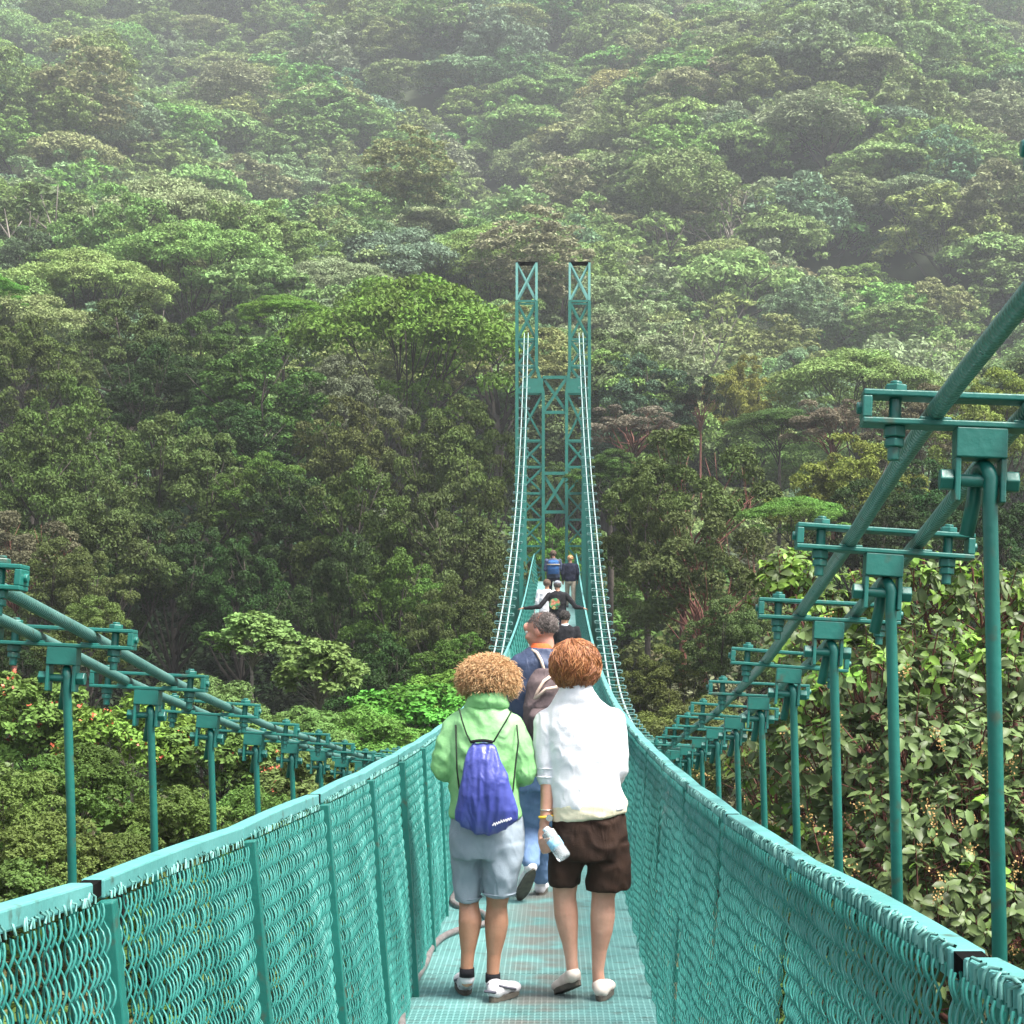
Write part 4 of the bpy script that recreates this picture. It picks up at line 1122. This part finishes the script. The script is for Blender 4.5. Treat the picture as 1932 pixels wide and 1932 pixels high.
def Rz(deg, pitch=0): return Matrix.Rotation(math.radians(deg), 3, 'Z') @ Matrix.Rotation(math.radians(-pitch), 3, 'X')

def ZP(Z0):
    def f(u, v, dz=0): return P(u, v, Z0 + dz)
    return f, Z0/F

def woman_green():
    p, s = ZP(8.72); root = empty('person', p(915, 1886)); root.location.z = deck_z(8.72)+.01
    tag(root, 'woman with frizzy blond hair in a green windcheater and grey-blue shorts', 'person')
    hc = p(921, 1287, .05); HR = Rz(-8, 14)
    b = MB(); head_shape(b, hc, HR, .98)
    loft(b, [(p(915, 1350), .10, .07), (p(914, 1380), .155, .085), (p(912, 1440), .135, .09), (p(914, 1500), .13, .09), (p(916, 1545), .155, .105), (p(917, 1590), .165, .11), (p(917, 1612), .15, .10)])
    # arms bent, hands together in front
    chain(b, [(p(862, 1372), .048), (p(836, 1452, -.01), .042), (p(858, 1452, .20), .032), (p(880, 1447, .27), .026)])
    chain(b, [(p(966, 1372), .048), (p(990, 1458, -.01), .042), (p(972, 1452, .20), .032), (p(950, 1447, .27), .026)])
    hand_shape(b, p(880, 1447, .28), (.8, .45, -.1), (-.3, .5, .8), .92, .55, -1); hand_shape(b, p(950, 1447, .28), (-.8, .45, -.1), (.3, .5, .8), .92, .55, 1)
    chain(b, [(p(885, 1590, .02), .070), (p(884, 1680, .03), .052), (p(885, 1708, .02), .047), (p(887, 1737), .0565), (p(885, 1762), .049), (p(883, 1795), .034), (p(881, 1822), .031), (p(881, 1850), .032)])
    chain(b, [(p(946, 1600, -.01), .075), (p(939, 1690, -.01), .056), (p(937, 1708), .049), (p(937, 1740), .0575), (p(935, 1766), .050), (p(932, 1800), .034), (p(930, 1832), .031), (p(931, 1858), .032)])
    blob_obj('body', b, .0075, M['skin'], root, 2); eyes(hc, HR, .98, root)
    # hair
    hair_shell(root, p(921, 1280, .02), HR, (.132, .118, .105), 6500, .036, .0015, M['hair_blond'], 'curl', 3, cut=-.55, base_mat=M['hair_brown'])
    # windcheater
    b = MB()
    loft(b, [(p(919, 1308, -.01), .070, .075), (p(918, 1322, -.01), .086, .085), (p(917, 1334), .098, .088), (p(916, 1345), .128, .098), (p(915, 1360), .158, .108), (p(914, 1385), .172, .118), (p(912, 1420), .165, .125), (p(912, 1460), .158, .130), (p(914, 1500), .162, .135), (p(917, 1530), .172, .140), (p(918, 1539), .172, .138)], 32)
    chain(b, [(p(862, 1368), .062), (p(848, 1405), .066), (p(837, 1448, -.01), .060), (p(850, 1456, .12), .056), (p(868, 1452, .24), .044)])
    chain(b, [(p(968, 1368), .062), (p(980, 1408), .066), (p(989, 1456, -.01), .060), (p(980, 1460, .12), .056), (p(962, 1452, .24), .044)])
    blob_obj('windcheater', b, .0085, M['green'], root, 1, .012, (9, 6, 10), 3, True)
    cb = MB(); loft(cb, [(p(921, 1305, -.02), .078, .082), (p(920, 1322, -.015), .098, .095), (p(918, 1334, -.005), .106, .092)]); blob_obj('collar', cb, .008, M['green'], root, 2, .006, (14, 9, 20), 9, True)
    # shorts
    b = MB()
    loft(b, [(p(918, 1520), .148, .118), (p(918, 1545), .168, .130), (p(918, 1575), .178, .140), (p(918, 1600), .176, .138), (p(918, 1615), .170, .13)])
    loft(b, [(p(883, 1590, .03), .092, .105), (p(881, 1622, .035), .084, .096), (p(882.5, 1660, .035), .071, .086), (p(884, 1692, .03), .059, .078), (p(884.5, 1699, .03), .057, .076)])
    loft(b, [(p(951, 1590, -.02), .093, .105), (p(949, 1622, -.03), .090, .100), (p(945, 1655, -.03), .082, .094), (p(942, 1684, -.02), .074, .085), (p(942, 1690, -.02), .073, .083)])
    blob_obj('shorts', b, .008, M['greyblue'], root, 1, .010, (11, 9, 7), 7, True)
    for (u, v, r, ry) in ((884, 1692, .0615, .0795), (942, 1684, .0765, .0865)):
        q = MB(); ring = [p(u, v, .03 if u < 900 else -.02) + Vector((r*math.cos(a), ry*math.sin(a), 0)) for a in np.linspace(0, 2*math.pi, 25)]; q.tube(ring, .0045, 6, False); q.build('cuff', M['greyblue'], root, True)
    for (a, v) in ((881, 1826), (930, 1836)):
        q = MB(); loft(q, [(p(a, v), .035, .037), (p(a, v+16), .036, .040)]); q.build('sock', M['black'], root, True)
    z1 = deck_z(8.85)+.020; z2 = deck_z(8.70)+.020
    x1, x2 = p(877, 1870).x, p(927, 1880).x
    h1, t1 = Vector((x1, 8.80, z1)), Vector((x1-.03, 9.06, z1)); h2, t2 = Vector((x2, 8.62, z2)), Vector((x2+.115, 8.83, z2))
    sh1 = shoe(root, p(881, 1838), h1, t1, .10, M['shoe_white'], M['sole']); sh2 = shoe(root, p(930, 1848), h2, t2, .10, M['shoe_white'], M['sole'])
    lace_strips(sh1, h1, t1, .10, M['trim']); lace_strips(sh2, h2, t2, .10, M['trim'])
    # drawstring bag, worn on the back
    bz = -.185
    bag = empty('drawstring_bag', p(913, 1560, bz)); tag(bag, 'violet-blue drawstring bag on the back of the green windcheater', 'bag')
    b = MB()
    loft(b, [(p(908, 1401, bz+.03), .046, .014), (p(910, 1410, bz+.015), .062, .022), (p(912, 1432, bz), .080, .034), (p(915, 1465, bz-.01), .102, .048), (p(917, 1500, bz-.01), .126, .054), (p(919, 1528, bz-.005), .146, .052), (p(917, 1546, bz), .142, .046), (p(916, 1558, bz+.005), .112, .040), (p(916, 1568, bz+.01), .072, .030), (p(916, 1574, bz+.015), .038, .018)], 32, 2.0)
    blob_obj('pouch', b, .006, M['blue_bag'], bag, 1, .010, (22, 6, 4), 2, True)
    q = MB(); q.tube([p(888+i*5.3, 1400 - 3*math.sin(math.pi*i/8) , bz+.01) for i in range(9)], .008, 6); q.build('gathered_mouth', M['black'], bag, True)
    q = MB(); q.tube([p(875+i*7.1, [1489, 1494, 1497, 1499, 1499.5, 1497, 1493, 1489, 1484, 1479, 1473, 1466][i], bz-.052 + .004*abs(i-5.5)) for i in range(12)], .0042, 6); q.build('zip', M['black'], bag, True)
    for pts in ([(866, 1336, -.095), (872, 1360, -.13), (880, 1384, -.145), (889, 1402, bz+.01)], [(965, 1342, -.09), (956, 1358, -.125), (944, 1378, -.145), (931, 1400, bz+.01)]):
        q = MB(); q.tube([p(*a) for a in pts], .0042, 6); q.build('cord', M['cord'], bag, True)
    for pts in ([(860, 1368, -.07), (861, 1405, -.138), (862, 1450, -.145), (866, 1485, -.15), (872, 1512, bz)], [(975, 1368, -.07), (978, 1400, -.11), (972, 1450, -.14), (968, 1490, -.15), (964, 1508, bz+.01)]):
        q = MB(); q.tube([p(*a) for a in pts], .0042, 6); q.build('cord', M['cord'], bag, True)
    # small slanting white script along the lower edge of the bag; too small in the photo to read
    q = MB(); rr = random.Random(2); pts = []
    for i in range(34):
        t = i/33; pts.append(p(929 + 36*t, 1556 - 12*t + 2.6*math.sin(i*1.55)*(1 if i % 5 else 1.8), bz-.052 + .012*t))
    q.tube(pts, .0021, 4); q.build('script_mark', M['white'], bag)

def woman_white():
    p, s = ZP(8.72); root = empty('person', p(1100, 1886)); root.location.z = deck_z(8.72)+.01
    tag(root, 'woman with short auburn hair in a white pullover and dark brown shorts', 'person')
    hc = p(1086, 1258, .02); HR = Rz(6, 6)
    b = MB(); head_shape(b, hc, HR, 1.0)
    loft(b, [(p(1092, 1335), .10, .07), (p(1095, 1370), .16, .09), (p(1098, 1440), .145, .10), (p(1103, 1500), .145, .11), (p(1111, 1560), .165, .12), (p(1112, 1600), .165, .115)])
    chain(b, [(p(1032, 1360), .050), (p(1029, 1462), .042), (p(1035.5, 1475, -.01), .041), (p(1034, 1505, -.03), .036), (p(1029, 1542, -.05), .026)])
    chain(b, [(p(1160, 1360), .050), (p(1168, 1452), .042), (p(1158, 1462, .18), .032), (p(1140, 1455, .27), .026)])
    hand_shape(b, p(1140, 1455, .28), (-.8, .45, -.1), (.3, .5, .8), .92, .55, 1)
    # the hand with the bottle: palm behind it, fingers folding round to the near side
    w = p(1029, 1544, -.05); pc = p(1024, 1572, -.055)
    cap(b, w, p(1026, 1556, -.05), .025, .024); ell(b, pc, (.024, .022, .042), Matrix.Rotation(math.radians(10), 3, 'Y'))
    ax0 = p(1036, 1573, -.12)
    for i, (u0, v0, L) in enumerate(((1019, 1580, 1.0), (1019, 1588, 1.05), (1021, 1596, 1.0), (1024, 1603, .85))):
        a = [p(u0, v0, -.05), p(u0+1, v0+5, -.085), p(u0+9*L, v0+5, -.128 + i*.002), p(u0+18*L, v0+1, -.150)]
        chain(b, [(a[0], .0115), (a[1], .0098), (a[2], .0090), (a[3], .0078)], 10)
    chain(b, [(p(1029, 1560, -.06), .014), (p(1038, 1566, -.095), .0115), (p(1044, 1572, -.14), .0095)], 10)
    chain(b, [(p(1070, 1600), .088), (p(1066, 1665), .062), (p(1065, 1690), .055), (p(1068, 1722), .058), (p(1071, 1748), .051), (p(1075, 1778), .038), (p(1078, 1808), .030), (p(1081, 1838), .029)])
    chain(b, [(p(1146, 1600), .088), (p(1140, 1670), .064), (p(1138, 1692), .056), (p(1137, 1728), .060), (p(1135, 1756), .053), (p(1131, 1790), .038), (p(1128, 1830), .029), (p(1130, 1858), .030)])
    blob_obj('body', b, .0075, M['skin_pale'], root, 2); eyes(hc, HR, 1.0, root)
    hair_shell(root, p(1085, 1254, -.01), HR, (.112, .114, .117), 8000, .060, .0016, M['hair_red'], 'comb', 5, cut=-.62, fall=1.6, base_mat=M['hair_red'])
    b = MB()
    loft(b, [(p(1087, 1288, -.01), .070, .072), (p(1087, 1304, -.01), .082, .082), (p(1088, 1316, -.005), .102, .092), (p(1090, 1328), .125, .092), (p(1093, 1342), .156, .102), (p(1096, 1365), .174, .114), (p(1099, 1410), .168, .122), (p(1102, 1450), .164, .124), (p(1106, 1490), .168, .130), (p(1110, 1512), .176, .138), (p(1111, 1524), .176, .138)], 32)
    chain(b, [(p(1034, 1362), .066), (p(1032, 1405), .066), (p(1033, 1445), .058), (p(1034.5, 1466, -.005), .054)])
    chain(b, [(p(1156, 1362), .064), (p(1161, 1410), .061), (p(1163, 1450), .056), (p(1160, 1464, .12), .052), (p(1148, 1458, .22), .046)])
    blob_obj('pullover', b, .0085, M['white'], root, 1, .007, (9, 6, 9), 11, True)
    for v in (1448, 1464):
        q = MB(); q.tube([p(1034.5, v, -.003) + Vector((.058*math.cos(a), .058*math.sin(a), 0)) for a in np.linspace(0, 6.283, 25)], .0045, 6, False); q.build('cuff', M['white'], root, True)
    b = MB(); n = 32; vs = []
    def hem(v, rx, ry, drop):
        c = p(1111, v); return [c + Vector((rx*math.cos(a), ry*math.sin(a), -drop*math.cos(a)*-1 if False else drop*math.cos(a))) for a in np.linspace(0, 2*math.pi, n+1)[:-1]]
    rings = [hem(1500, .168, .128, 0), hem(1516, .182, .142, .010), hem(1538, .180, .142, .020), hem(1541, .172, .134, .020)]
    b.add([q for r_ in rings for q in r_], [(i*n+k, i*n+(k+1) % n, (i+1)*n+(k+1) % n, (i+1)*n+k) for i in range(3) for k in range(n)] + [tuple(reversed(range(n))), tuple(3*n+k for k in range(n))])
    blob_obj('undershirt', b, .008, M['cream'], root, 1, .006, (8, 8, 20), 4, True)
    b = MB()
    loft(b, [(p(1111, 1525), .155, .118), (p(1111, 1545), .168, .128), (p(1112, 1575), .176, .138), (p(1113, 1605), .176, .135), (p(1114, 1618), .172, .130)])
    loft(b, [(p(1075, 1590), .092, .105), (p(1070, 1625), .086, .098), (p(1066, 1655), .072, .088), (p(1065, 1668), .068, .085)])
    loft(b, [(p(1148, 1590), .098, .108), (p(1148, 1630), .100, .102), (p(1147, 1665), .100, .094), (p(1147, 1677), .100, .092)])
    blob_obj('shorts', b, .008, M['brown'], root, 1, .012, (11, 8, 9), 17, True)
    z2 = deck_z(8.70)+.020
    # left foot rolls off the toes, heel up; right foot flat
    shoe(root, p(1080, 1830), p(1094, 1856, -.02), p(1050, 1874, .16), .088, M['shoe_pale'], M['sole'])
    x2 = p(1131, 1880).x; shoe(root, p(1130, 1852), Vector((x2, 8.64, z2)), Vector((x2+.045, 8.87, z2)), .092, M['shoe_pale'], M['sole'])
    q = MB(); q.tube([p(1030, 1540, -.048) + Vector((.031*math.cos(a), .029*math.sin(a), .004*math.cos(a))) for a in np.linspace(0, 6.283, 21)], .0062, 6, False); w_ = q.build('bracelet', M['watch'], root, True)
    q = MB(); q.cyl(p(1036, 1543, -.075), p(1036.5, 1543.5, -.092), .016, 14); q.build('dial', M['silver'], w_)
    q = MB(); q.tube([p(1032, 1527, -.044) + Vector((.032*math.cos(a), .030*math.sin(a), 0)) for a in np.linspace(0, 6.283, 21)], .0028, 6, False); q.build('bangle', M['silver'], root, True)
    # bottle of water in the hand
    A, B = p(1031, 1566, -.115), p(1066, 1620, -.165); d = (B-A).normalized(); L = (B-A).length
    bot = empty('water_bottle', A); tag(bot, 'clear plastic water bottle with a blue label held against the brown shorts', 'bottle')
    prof = [(0, .013), (.03, .013), (.034, .016), (.07, .031), (.085, .033), (.30, .0335), (.34, .031), (.38, .0335), (.62, .0335), (.66, .0315), (.70, .0335), (.93, .0335), (.98, .030), (1.0, .022)]
    b = MB(); b.tube([A + d*L*t for t, r in prof], [r for t, r in prof], 20)
    m, nt, pb = newmat('clear plastic'); pb.inputs['Transmission Weight'].default_value = .75; pb.inputs['Roughness'].default_value = .12; pb.inputs['IOR'].default_value = 1.2; pb.inputs['Base Color'].default_value = (.86, .92, .95, 1)
    b.build('bottle_wall', m, bot, True)
    b = MB(); b.tube([A + d*L*t for t in (.33, .34, .60, .61)], [.0328, .0345, .0345, .0328], 20); b.build('label_band', noise_mat('blue bottle label', (.10, .38, .62), (.45, .68, .82), 40, .4), bot, True)
    b = MB(); b.tube([A - d*.010, A + d*.012], .0155, 14); b.build('screw_cap', noise_mat('pale blue cap', (.45, .6, .75), (.55, .7, .8), 5, .4), bot, True)

def man_navy():
    Z0 = 12.4; p, s = ZP(Z0); root = empty('person', p(1015, 1690)); root.location.z = deck_z(Z0)+.01
    tag(root, 'grey-haired man in a navy jacket and jeans looking to the side, orange collar', 'person')
    hc = p(1021, 1190, .02); HR = Rz(66, 12); hs = 1.08
    b = MB(); head_shape(b, hc, HR, hs)
    loft(b, [(p(1020, 1240), .10, .08), (p(1020, 1262), .19, .11), (p(1020, 1330), .18, .12), (p(1020, 1400), .165, .12), (p(1020, 1450), .175, .13), (p(1020, 1480), .17, .12)])
    chain(b, [(p(978, 1262), .060), (p(975, 1335, .02), .050), (p(985, 1352, .24), .036), (p(1000, 1350, .32), .030)])
    chain(b, [(p(1064, 1262), .060), (p(1070, 1335, .02), .050), (p(1062, 1352, .24), .036), (p(1046, 1350, .32), .030)])
    hand_shape(b, p(1000, 1350, .33), (.7, .6, -.1), (-.3, .4, .8), 1, .5, -1); hand_shape(b, p(1046, 1350, .33), (-.7, .6, -.1), (.3, .4, .8), 1, .5, 1)
    chain(b, [(p(1000, 1470), .10), (p(1000, 1565, .12), .062), (p(1000, 1600, -.03), .055), (p(1000, 1632, -.14), .040)])
    chain(b, [(p(1038, 1470), .10), (p(1030, 1565, .22), .062), (p(1024, 1610, .26), .055), (p(1020, 1655, .30), .040)])
    blob_obj('body', b, .010, M['skin_red'], root, 2); eyes(hc, HR, hs, root)
    # close-cropped hair at the back and sides
    hair_shell(root, hc + HR @ Vector((0, -.020, .030)), HR, (.083, .098, .090), 6500, .009, .0009, M['hair_grey'], 'comb', 8, cut=-.55, fall=.4, face=.30)
    b = MB(); loft(b, [(p(1022, 1213), .062, .062), (p(1022, 1221), .078, .072), (p(1021, 1230), .085, .078)]); blob_obj('collar', b, .010, M['orange'], root, 2)
    b = MB()
    loft(b, [(p(1021, 1223), .085, .078), (p(1020, 1236), .14, .10), (p(1020, 1252), .21, .125), (p(1020, 1290), .225, .14), (p(1020, 1350), .205, .14), (p(1020, 1400), .20, .15), (p(1020, 1448), .205, .15)])
    chain(b, [(p(980, 1258), .080), (p(976, 1300), .076), (p(977, 1338, .02), .068), (p(984, 1354, .20), .054), (p(994, 1352, .28), .044)])
    chain(b, [(p(1062, 1258), .080), (p(1068, 1300), .076), (p(1069, 1338, .02), .068), (p(1062, 1354, .20), .054), (p(1052, 1352, .28), .044)])
    blob_obj('jacket', b, .011, M['navy'], root, 2, .016, (6, 6, 7), 2, True)
    b = MB(); loft(b, [(p(1020, 1425), .17, .13), (p(1020, 1455), .185, .14), (p(1020, 1490), .18, .13)])
    chain(b, [(p(1001, 1480), .105), (p(1000, 1565, .12), .078), (p(1000, 1596, 0), .068), (p(1001, 1626, -.12), .060)]); chain(b, [(p(1038, 1480), .105), (p(1030, 1565, .22), .078), (p(1024, 1610, .26), .066), (p(1021, 1654, .30), .058)])
    blob_obj('jeans', b, .010, M['denim'], root, 2, .010, (8, 8, 10), 5, True)
    # trailing foot, sole turned to the camera
    toe = p(980, 1690, .02); toe.z = deck_z(Z0)+.012; shoe(root, p(1002, 1632, -.15), p(1007, 1640, -.20), toe, .105, M['shoe_white'], M['sole'])
    hz = deck_z(12.72)+.012; a = p(1018, 1680, .28); shoe(root, p(1020, 1656, .30), Vector((a.x, a.y, hz)), Vector((a.x+.02, a.y+.27, hz)), .10, M['shoe_white'], M['sole'])
    # rucksack
    rk = empty('rucksack', p(1030, 1390, -.25)); tag(rk, 'mauve and beige rucksack on the back of the man in the navy jacket', 'rucksack')
    b = MB(); loft(b, [(p(1040, 1262, -.16), .10, .05), (p(1038, 1285, -.20), .145, .085), (p(1034, 1330, -.22), .16, .11), (p(1032, 1375, -.22), .155, .11), (p(1032, 1398, -.20), .13, .08)]); blob_obj('pack_body', b, .010, M['pack'], rk, 2, .010, (8, 8, 8), 5, True)
    b = MB(); loft(b, [(p(1032, 1335, -.30), .10, .03), (p(1030, 1350, -.33), .115, .05), (p(1030, 1385, -.32), .10, .04)]); blob_obj('pocket', b, .010, M['pack'], rk, 2)
    for pts in ([(1004, 1226, -.06), (1013, 1232, -.10), (1021, 1246, -.13), (1027, 1266, -.16)], [(1004, 1330, -.28), (1014, 1305, -.30), (1026, 1285, -.30), (1040, 1275, -.26)], [(996, 1345, -.22), (1004, 1352, -.30), (1010, 1370, -.33), (1004, 1392, -.26)], [(1010, 1318, -.33), (1030, 1300, -.33), (1052, 1296, -.33)]):
        q = MB(); q.tube([p(*a) for a in pts], .011, 6); q.build('strap', M['pack_pale'], rk, True)

def walker(u, Z, h, label, shirt, legs, hair, skin='skin', arms='down', wid=1.0, face=0, cap_m=None, xs=0, voxel=.016, hairlen=.02):
    g = deck_z(Z); x = (u-X0)*Z/F; s = h/1.72; base = Vector((x, Z, g+.012)); root = empty('person', base); tag(root, label, 'person')
    def q(a, b_, c): return base + Vector((a*s*wid if abs(a) < .3 else a*s, b_*s, c*s))
    hc = q(0, .03, 1.60); HR = Rz(face, 8)
    b = MB(); head_shape(b, hc, HR, .98*s)
    loft(b, [(q(0, 0, 1.46), .09*s, .07*s), (q(0, 0, 1.40), .17*s*wid, .09*s), (q(0, 0, 1.2), .15*s*wid, .10*s), (q(0, 0, 1.02), .145*s*wid, .10*s), (q(0, 0, .90), .165*s*wid, .115*s), (q(0, 0, .82), .15*s*wid, .10*s)])
    sl = MB(); pants = MB()
    if arms == 'down': J = [((-.20, 0, 1.39), (-.25, -.02, 1.12), (-.24, .08, .88)), ((.20, 0, 1.39), (.25, -.02, 1.12), (.24, .08, .88))]
    elif arms == 'front': J = [((-.20, 0, 1.39), (-.25, -.02, 1.12), (-.12, .22, 1.08)), ((.20, 0, 1.39), (.25, -.02, 1.12), (.12, .22, 1.08))]
    else:   # hands out to both railings
        zr = (rail_zr(Z) - g)/s; J = [((-.20, 0, 1.38), (-.44, -.10, 1.08), ((rail_xl(Z)+.03-x)/s, .10, zr+.035)), ((.20, 0, 1.38), (.44, -.10, 1.08), ((rail_xr(Z)-.03-x)/s, .10, zr+.035))]
    for i, (a, e, w) in enumerate(J):
        A, E, W = (base + Vector(t)*s for t in (a, e, w))
        chain(b, [(A, .045*s), (E, .036*s), (W, .025*s)]); dd = (W-E).normalized(); hand_shape(b, W, dd, Vector((0, 0, 1)), .95*s, .4, 1 if i else -1)
        chain(sl, [(A, .066*s), (E, .056*s), (E + (W-E)*.86, .042*s)])
    for sx, yy in ((-1, .10), (1, -.10)):
        K = q(sx*.10, yy*.9+.03, .48); An = q(sx*.10, yy*1.6, .10)
        chain(b, [(q(sx*.09, 0, .86), .085*s), (K, .055*s), (An, .036*s)]); chain(pants, [(q(sx*.09, 0, .88), .098*s), (K, .072*s), (q(sx*.10, yy*1.55, .13), .062*s)])
        hl_ = Vector((An.x, An.y-.05*s, g+.012)); shoe(root, An, hl_, hl_ + Vector((.01, .25*s, 0)), .09*s, M['trim'], M['sole'])
    blob_obj('body', b, voxel*.8, M[skin], root, 1); eyes(hc, HR, .98*s, root)
    loft(sl, [(q(0, 0, 1.475), .07*s, .065*s), (q(0, 0, 1.43), .14*s*wid, .09*s), (q(0, 0, 1.38), .195*s*wid, .11*s), (q(0, 0, 1.2), .19*s*wid, .13*s), (q(0, 0, 1.0), .18*s*wid, .13*s), (q(0, 0, .86), .185*s*wid, .135*s)])
    blob_obj('jacket', sl, voxel, M[shirt], root, 2, .012, (6, 6, 7), u, True)
    loft(pants, [(q(0, 0, .98), .16*s*wid, .115*s), (q(0, 0, .84), .175*s*wid, .125*s), (q(0, 0, .78), .165*s*wid, .115*s)]); blob_obj('trousers', pants, voxel, M[legs], root, 2, .008, (8, 8, 8), u)
    hair_shell(root, hc + HR @ Vector((0, -.012*s, .028*s)), HR, (.088*s, .104*s, .094*s), 900, hairlen*s, .004*s, M[hair], 'comb', int(u), cut=-.6)
    if cap_m:
        c = MB(); ell(c, hc + HR @ Vector((0, -.01*s, .055*s)), (.098*s, .112*s, .075*s), HR); c.box(hc + HR @ Vector((0, .13*s, .045*s)), (.13*s, .10*s, .012*s), HR); blob_obj('cap', c, .012, M[cap_m], root, 2)
    return root, q, s
def others():
    # the one with the dark head and white collar
    r, q, s = walker(1066, 33.5, 1.78, 'dark-haired person in a black jacket with a white collar', 'black', 'navy_dark', 'hair_dark', arms='front', face=-30)
    c = MB(); loft(c, [(q(0, -.01, 1.455), .075, .075), (q(0, -.01, 1.49), .066, .066)]); c.build('collar', M['white'], r, True)
    # arms spread to both railings, round printed emblem on the back
    r, q, s = walker(1052, 46.5, 1.76, 'person in a black top with a round coloured print, arms spread to both railings', 'black', 'navy_dark', 'hair_grey', arms='out', cap_m='cap', wid=1.15)
    em = MB(); n = 26; C0 = q(-.06, -.165, 1.16); em.add([C0] + [C0 + Vector((.14*math.cos(a), -.0, .14*math.sin(a))) for a in np.linspace(0, 6.283, n+1)[:-1]] + [C0 + Vector((0, .05, 0))] + [C0 + Vector((.14*math.cos(a), .05, .14*math.sin(a))) for a in np.linspace(0, 6.283, n+1)[:-1]],
        [(0, 1+i, 1+(i+1) % n) for i in range(n)] + [(n+1, n+2+(i+1) % n, n+2+i) for i in range(n)] + [(1+i, n+2+i, n+2+(i+1) % n, 1+(i+1) % n) for i in range(n)])
    m, nt, pb = newmat('coloured round print'); tc = N(nt, 'ShaderNodeTexCoord'); nz = N(nt, 'ShaderNodeTexNoise', i_Scale=7.0, i_Detail=1.0); nt.links.new(tc.outputs['Object'], nz.inputs['Vector'])
    cr = ramp(nt, nz.outputs[0], [(.30, (.01, .01, .012)), (.42, (.55, .40, .12)), (.5, (.02, .02, .02)), (.58, (.05, .32, .12)), (.66, (.45, .10, .05)), (.75, (.6, .5, .35))]); nt.links.new(cr, pb.inputs['Base Color'])
    em.build('round_print', m, r)
    walker(1032, 47.4, 1.74, 'brown-haired person in a white shirt beside the one with spread arms', 'white', 'khaki', 'hair_brown', arms='front', wid=1.05)
    r, q, s = walker(1044, 59.5, 1.78, 'person in a blue jacket with a blue daypack near the far tower', 'navy', 'navy_dark', 'hair_brown', arms='front', wid=1.15)
    pk = empty('daypack', q(0, -.2, 1.0)); tag(pk, 'blue daypack with a pale band worn by the walker nearest the far tower', 'daypack')
    c = MB(); loft(c, [(q(0, -.17, 1.42), .12, .05), (q(0, -.21, 1.36), .17, .09), (q(0, -.23, 1.15), .19, .11), (q(0, -.22, .98), .17, .09)]); blob_obj('pack_body', c, .015, M['pack_blue'], pk, 2, .008, (8, 8, 8), 3)
    c = MB(); c.tube([q(-.17, -.27, 1.28), q(-.06, -.34, 1.28), q(.06, -.34, 1.28), q(.17, -.27, 1.28)], .022, 6); c.build('band', M['khaki'], pk, True)
    walker(1076, 59.0, 1.66, 'fair-haired person in a dark navy coat and pale trousers near the far tower', 'navy_dark', 'khaki', 'hair_blond', arms='down')
woman_green(); woman_white(); man_navy(); others()

# ------------------------------------------------------------------ a label for every tree, from what it looks like and where it stands
def label_trees():
    nums = ['', '', 'two', 'three', 'four', 'five', 'six', 'seven', 'eight', 'nine', 'ten', 'eleven', 'twelve', 'thirteen', 'fourteen', 'fifteen', 'sixteen']
    ords = ['', 'leftmost', 'second', 'third', 'fourth', 'fifth', 'sixth', 'seventh', 'eighth', 'ninth', 'tenth', 'eleventh', 'twelfth', 'thirteenth', 'fourteenth', 'fifteenth', 'sixteenth']
    for t in ALLTREES:
        u, v = to_px((t['x'], t['y'], t['ztop'])); t['u'] = u; y = t['y']
        lr = 'left' if u < 1044 else 'right'
        if y < 35: zone = 'behind the %s-side hangers' % lr; grp = 'shrubs beside the bridge'
        elif y < 62: zone = 'on the near slope %s of the bridge' % lr; grp = 'trees on the slopes beside the bridge'
        elif y < 101: zone = 'beside the far tower, to its %s' % lr; grp = 'trees around the far tower'
        else:
            row = 'at the hill foot' if v > 560 else ('on the lower hillside' if v > 440 else ('on the middle hillside' if v > 330 else 'on the upper hillside'))
            colz = 'left of' if u < 700 else ('above' if u < 1250 else 'right of'); zone = '%s %s the tower' % (row, colz); grp = 'trees on the hillside'
        t['zone'] = zone; t['grp'] = grp
    from collections import defaultdict
    g = defaultdict(list)
    for t in ALLTREES: g[(t['word'], t['zone'])].append(t)
    for (w, z), L in g.items():
        L.sort(key=lambda t: t['u'])
        for i, t in enumerate(L):
            if len(L) == 1: lab = '%s %s' % (w, z)
            elif i == len(L)-1: lab = 'rightmost of the %s: %s %s' % (nums[min(len(L), 16)], w, z)
            elif i == 0: lab = 'leftmost of the %s: %s %s' % (nums[min(len(L), 16)], w, z)
            else: lab = '%s from left of %s: %s %s' % (ords[min(i+1, 16)], nums[min(len(L), 16)], w, z)
            ws = lab.split()
            tag(t['o'], ' '.join(ws[:16]), 'shrub' if t['o'].name.startswith('shrub') else 'tree', t['grp'])
label_trees()

# ------------------------------------------------------------------ air
def haze():
    b = MB(); x0, x1, y0_, y1 = -365, 365, -65, 805; z0, z1 = -24, 400
    b.box(((x0+x1)/2, (y0_+y1)/2, (z0+z1)/2), (x1-x0, y1-y0_, z1-z0))
    me = b.mesh('haze'); m = bpy.data.materials.new('haze'); m.use_nodes = True; nt = m.node_tree; nt.nodes.clear()
    o = nt.nodes.new('ShaderNodeOutputMaterial'); v = nt.nodes.new('ShaderNodeVolumePrincipled')
    v.inputs['Color'].default_value = (.88, .94, .97, 1); v.inputs['Density'].default_value = HAZE; v.inputs['Anisotropy'].default_value = .1
    nt.links.new(v.outputs[0], o.inputs['Volume']); me.materials.append(m)
    ob = bpy.data.objects.new('haze', me); COL.objects.link(ob); tag(ob, kind='stuff'); ob['label'] = 'thin pale mist in the air'
HAZE = .00037
haze()
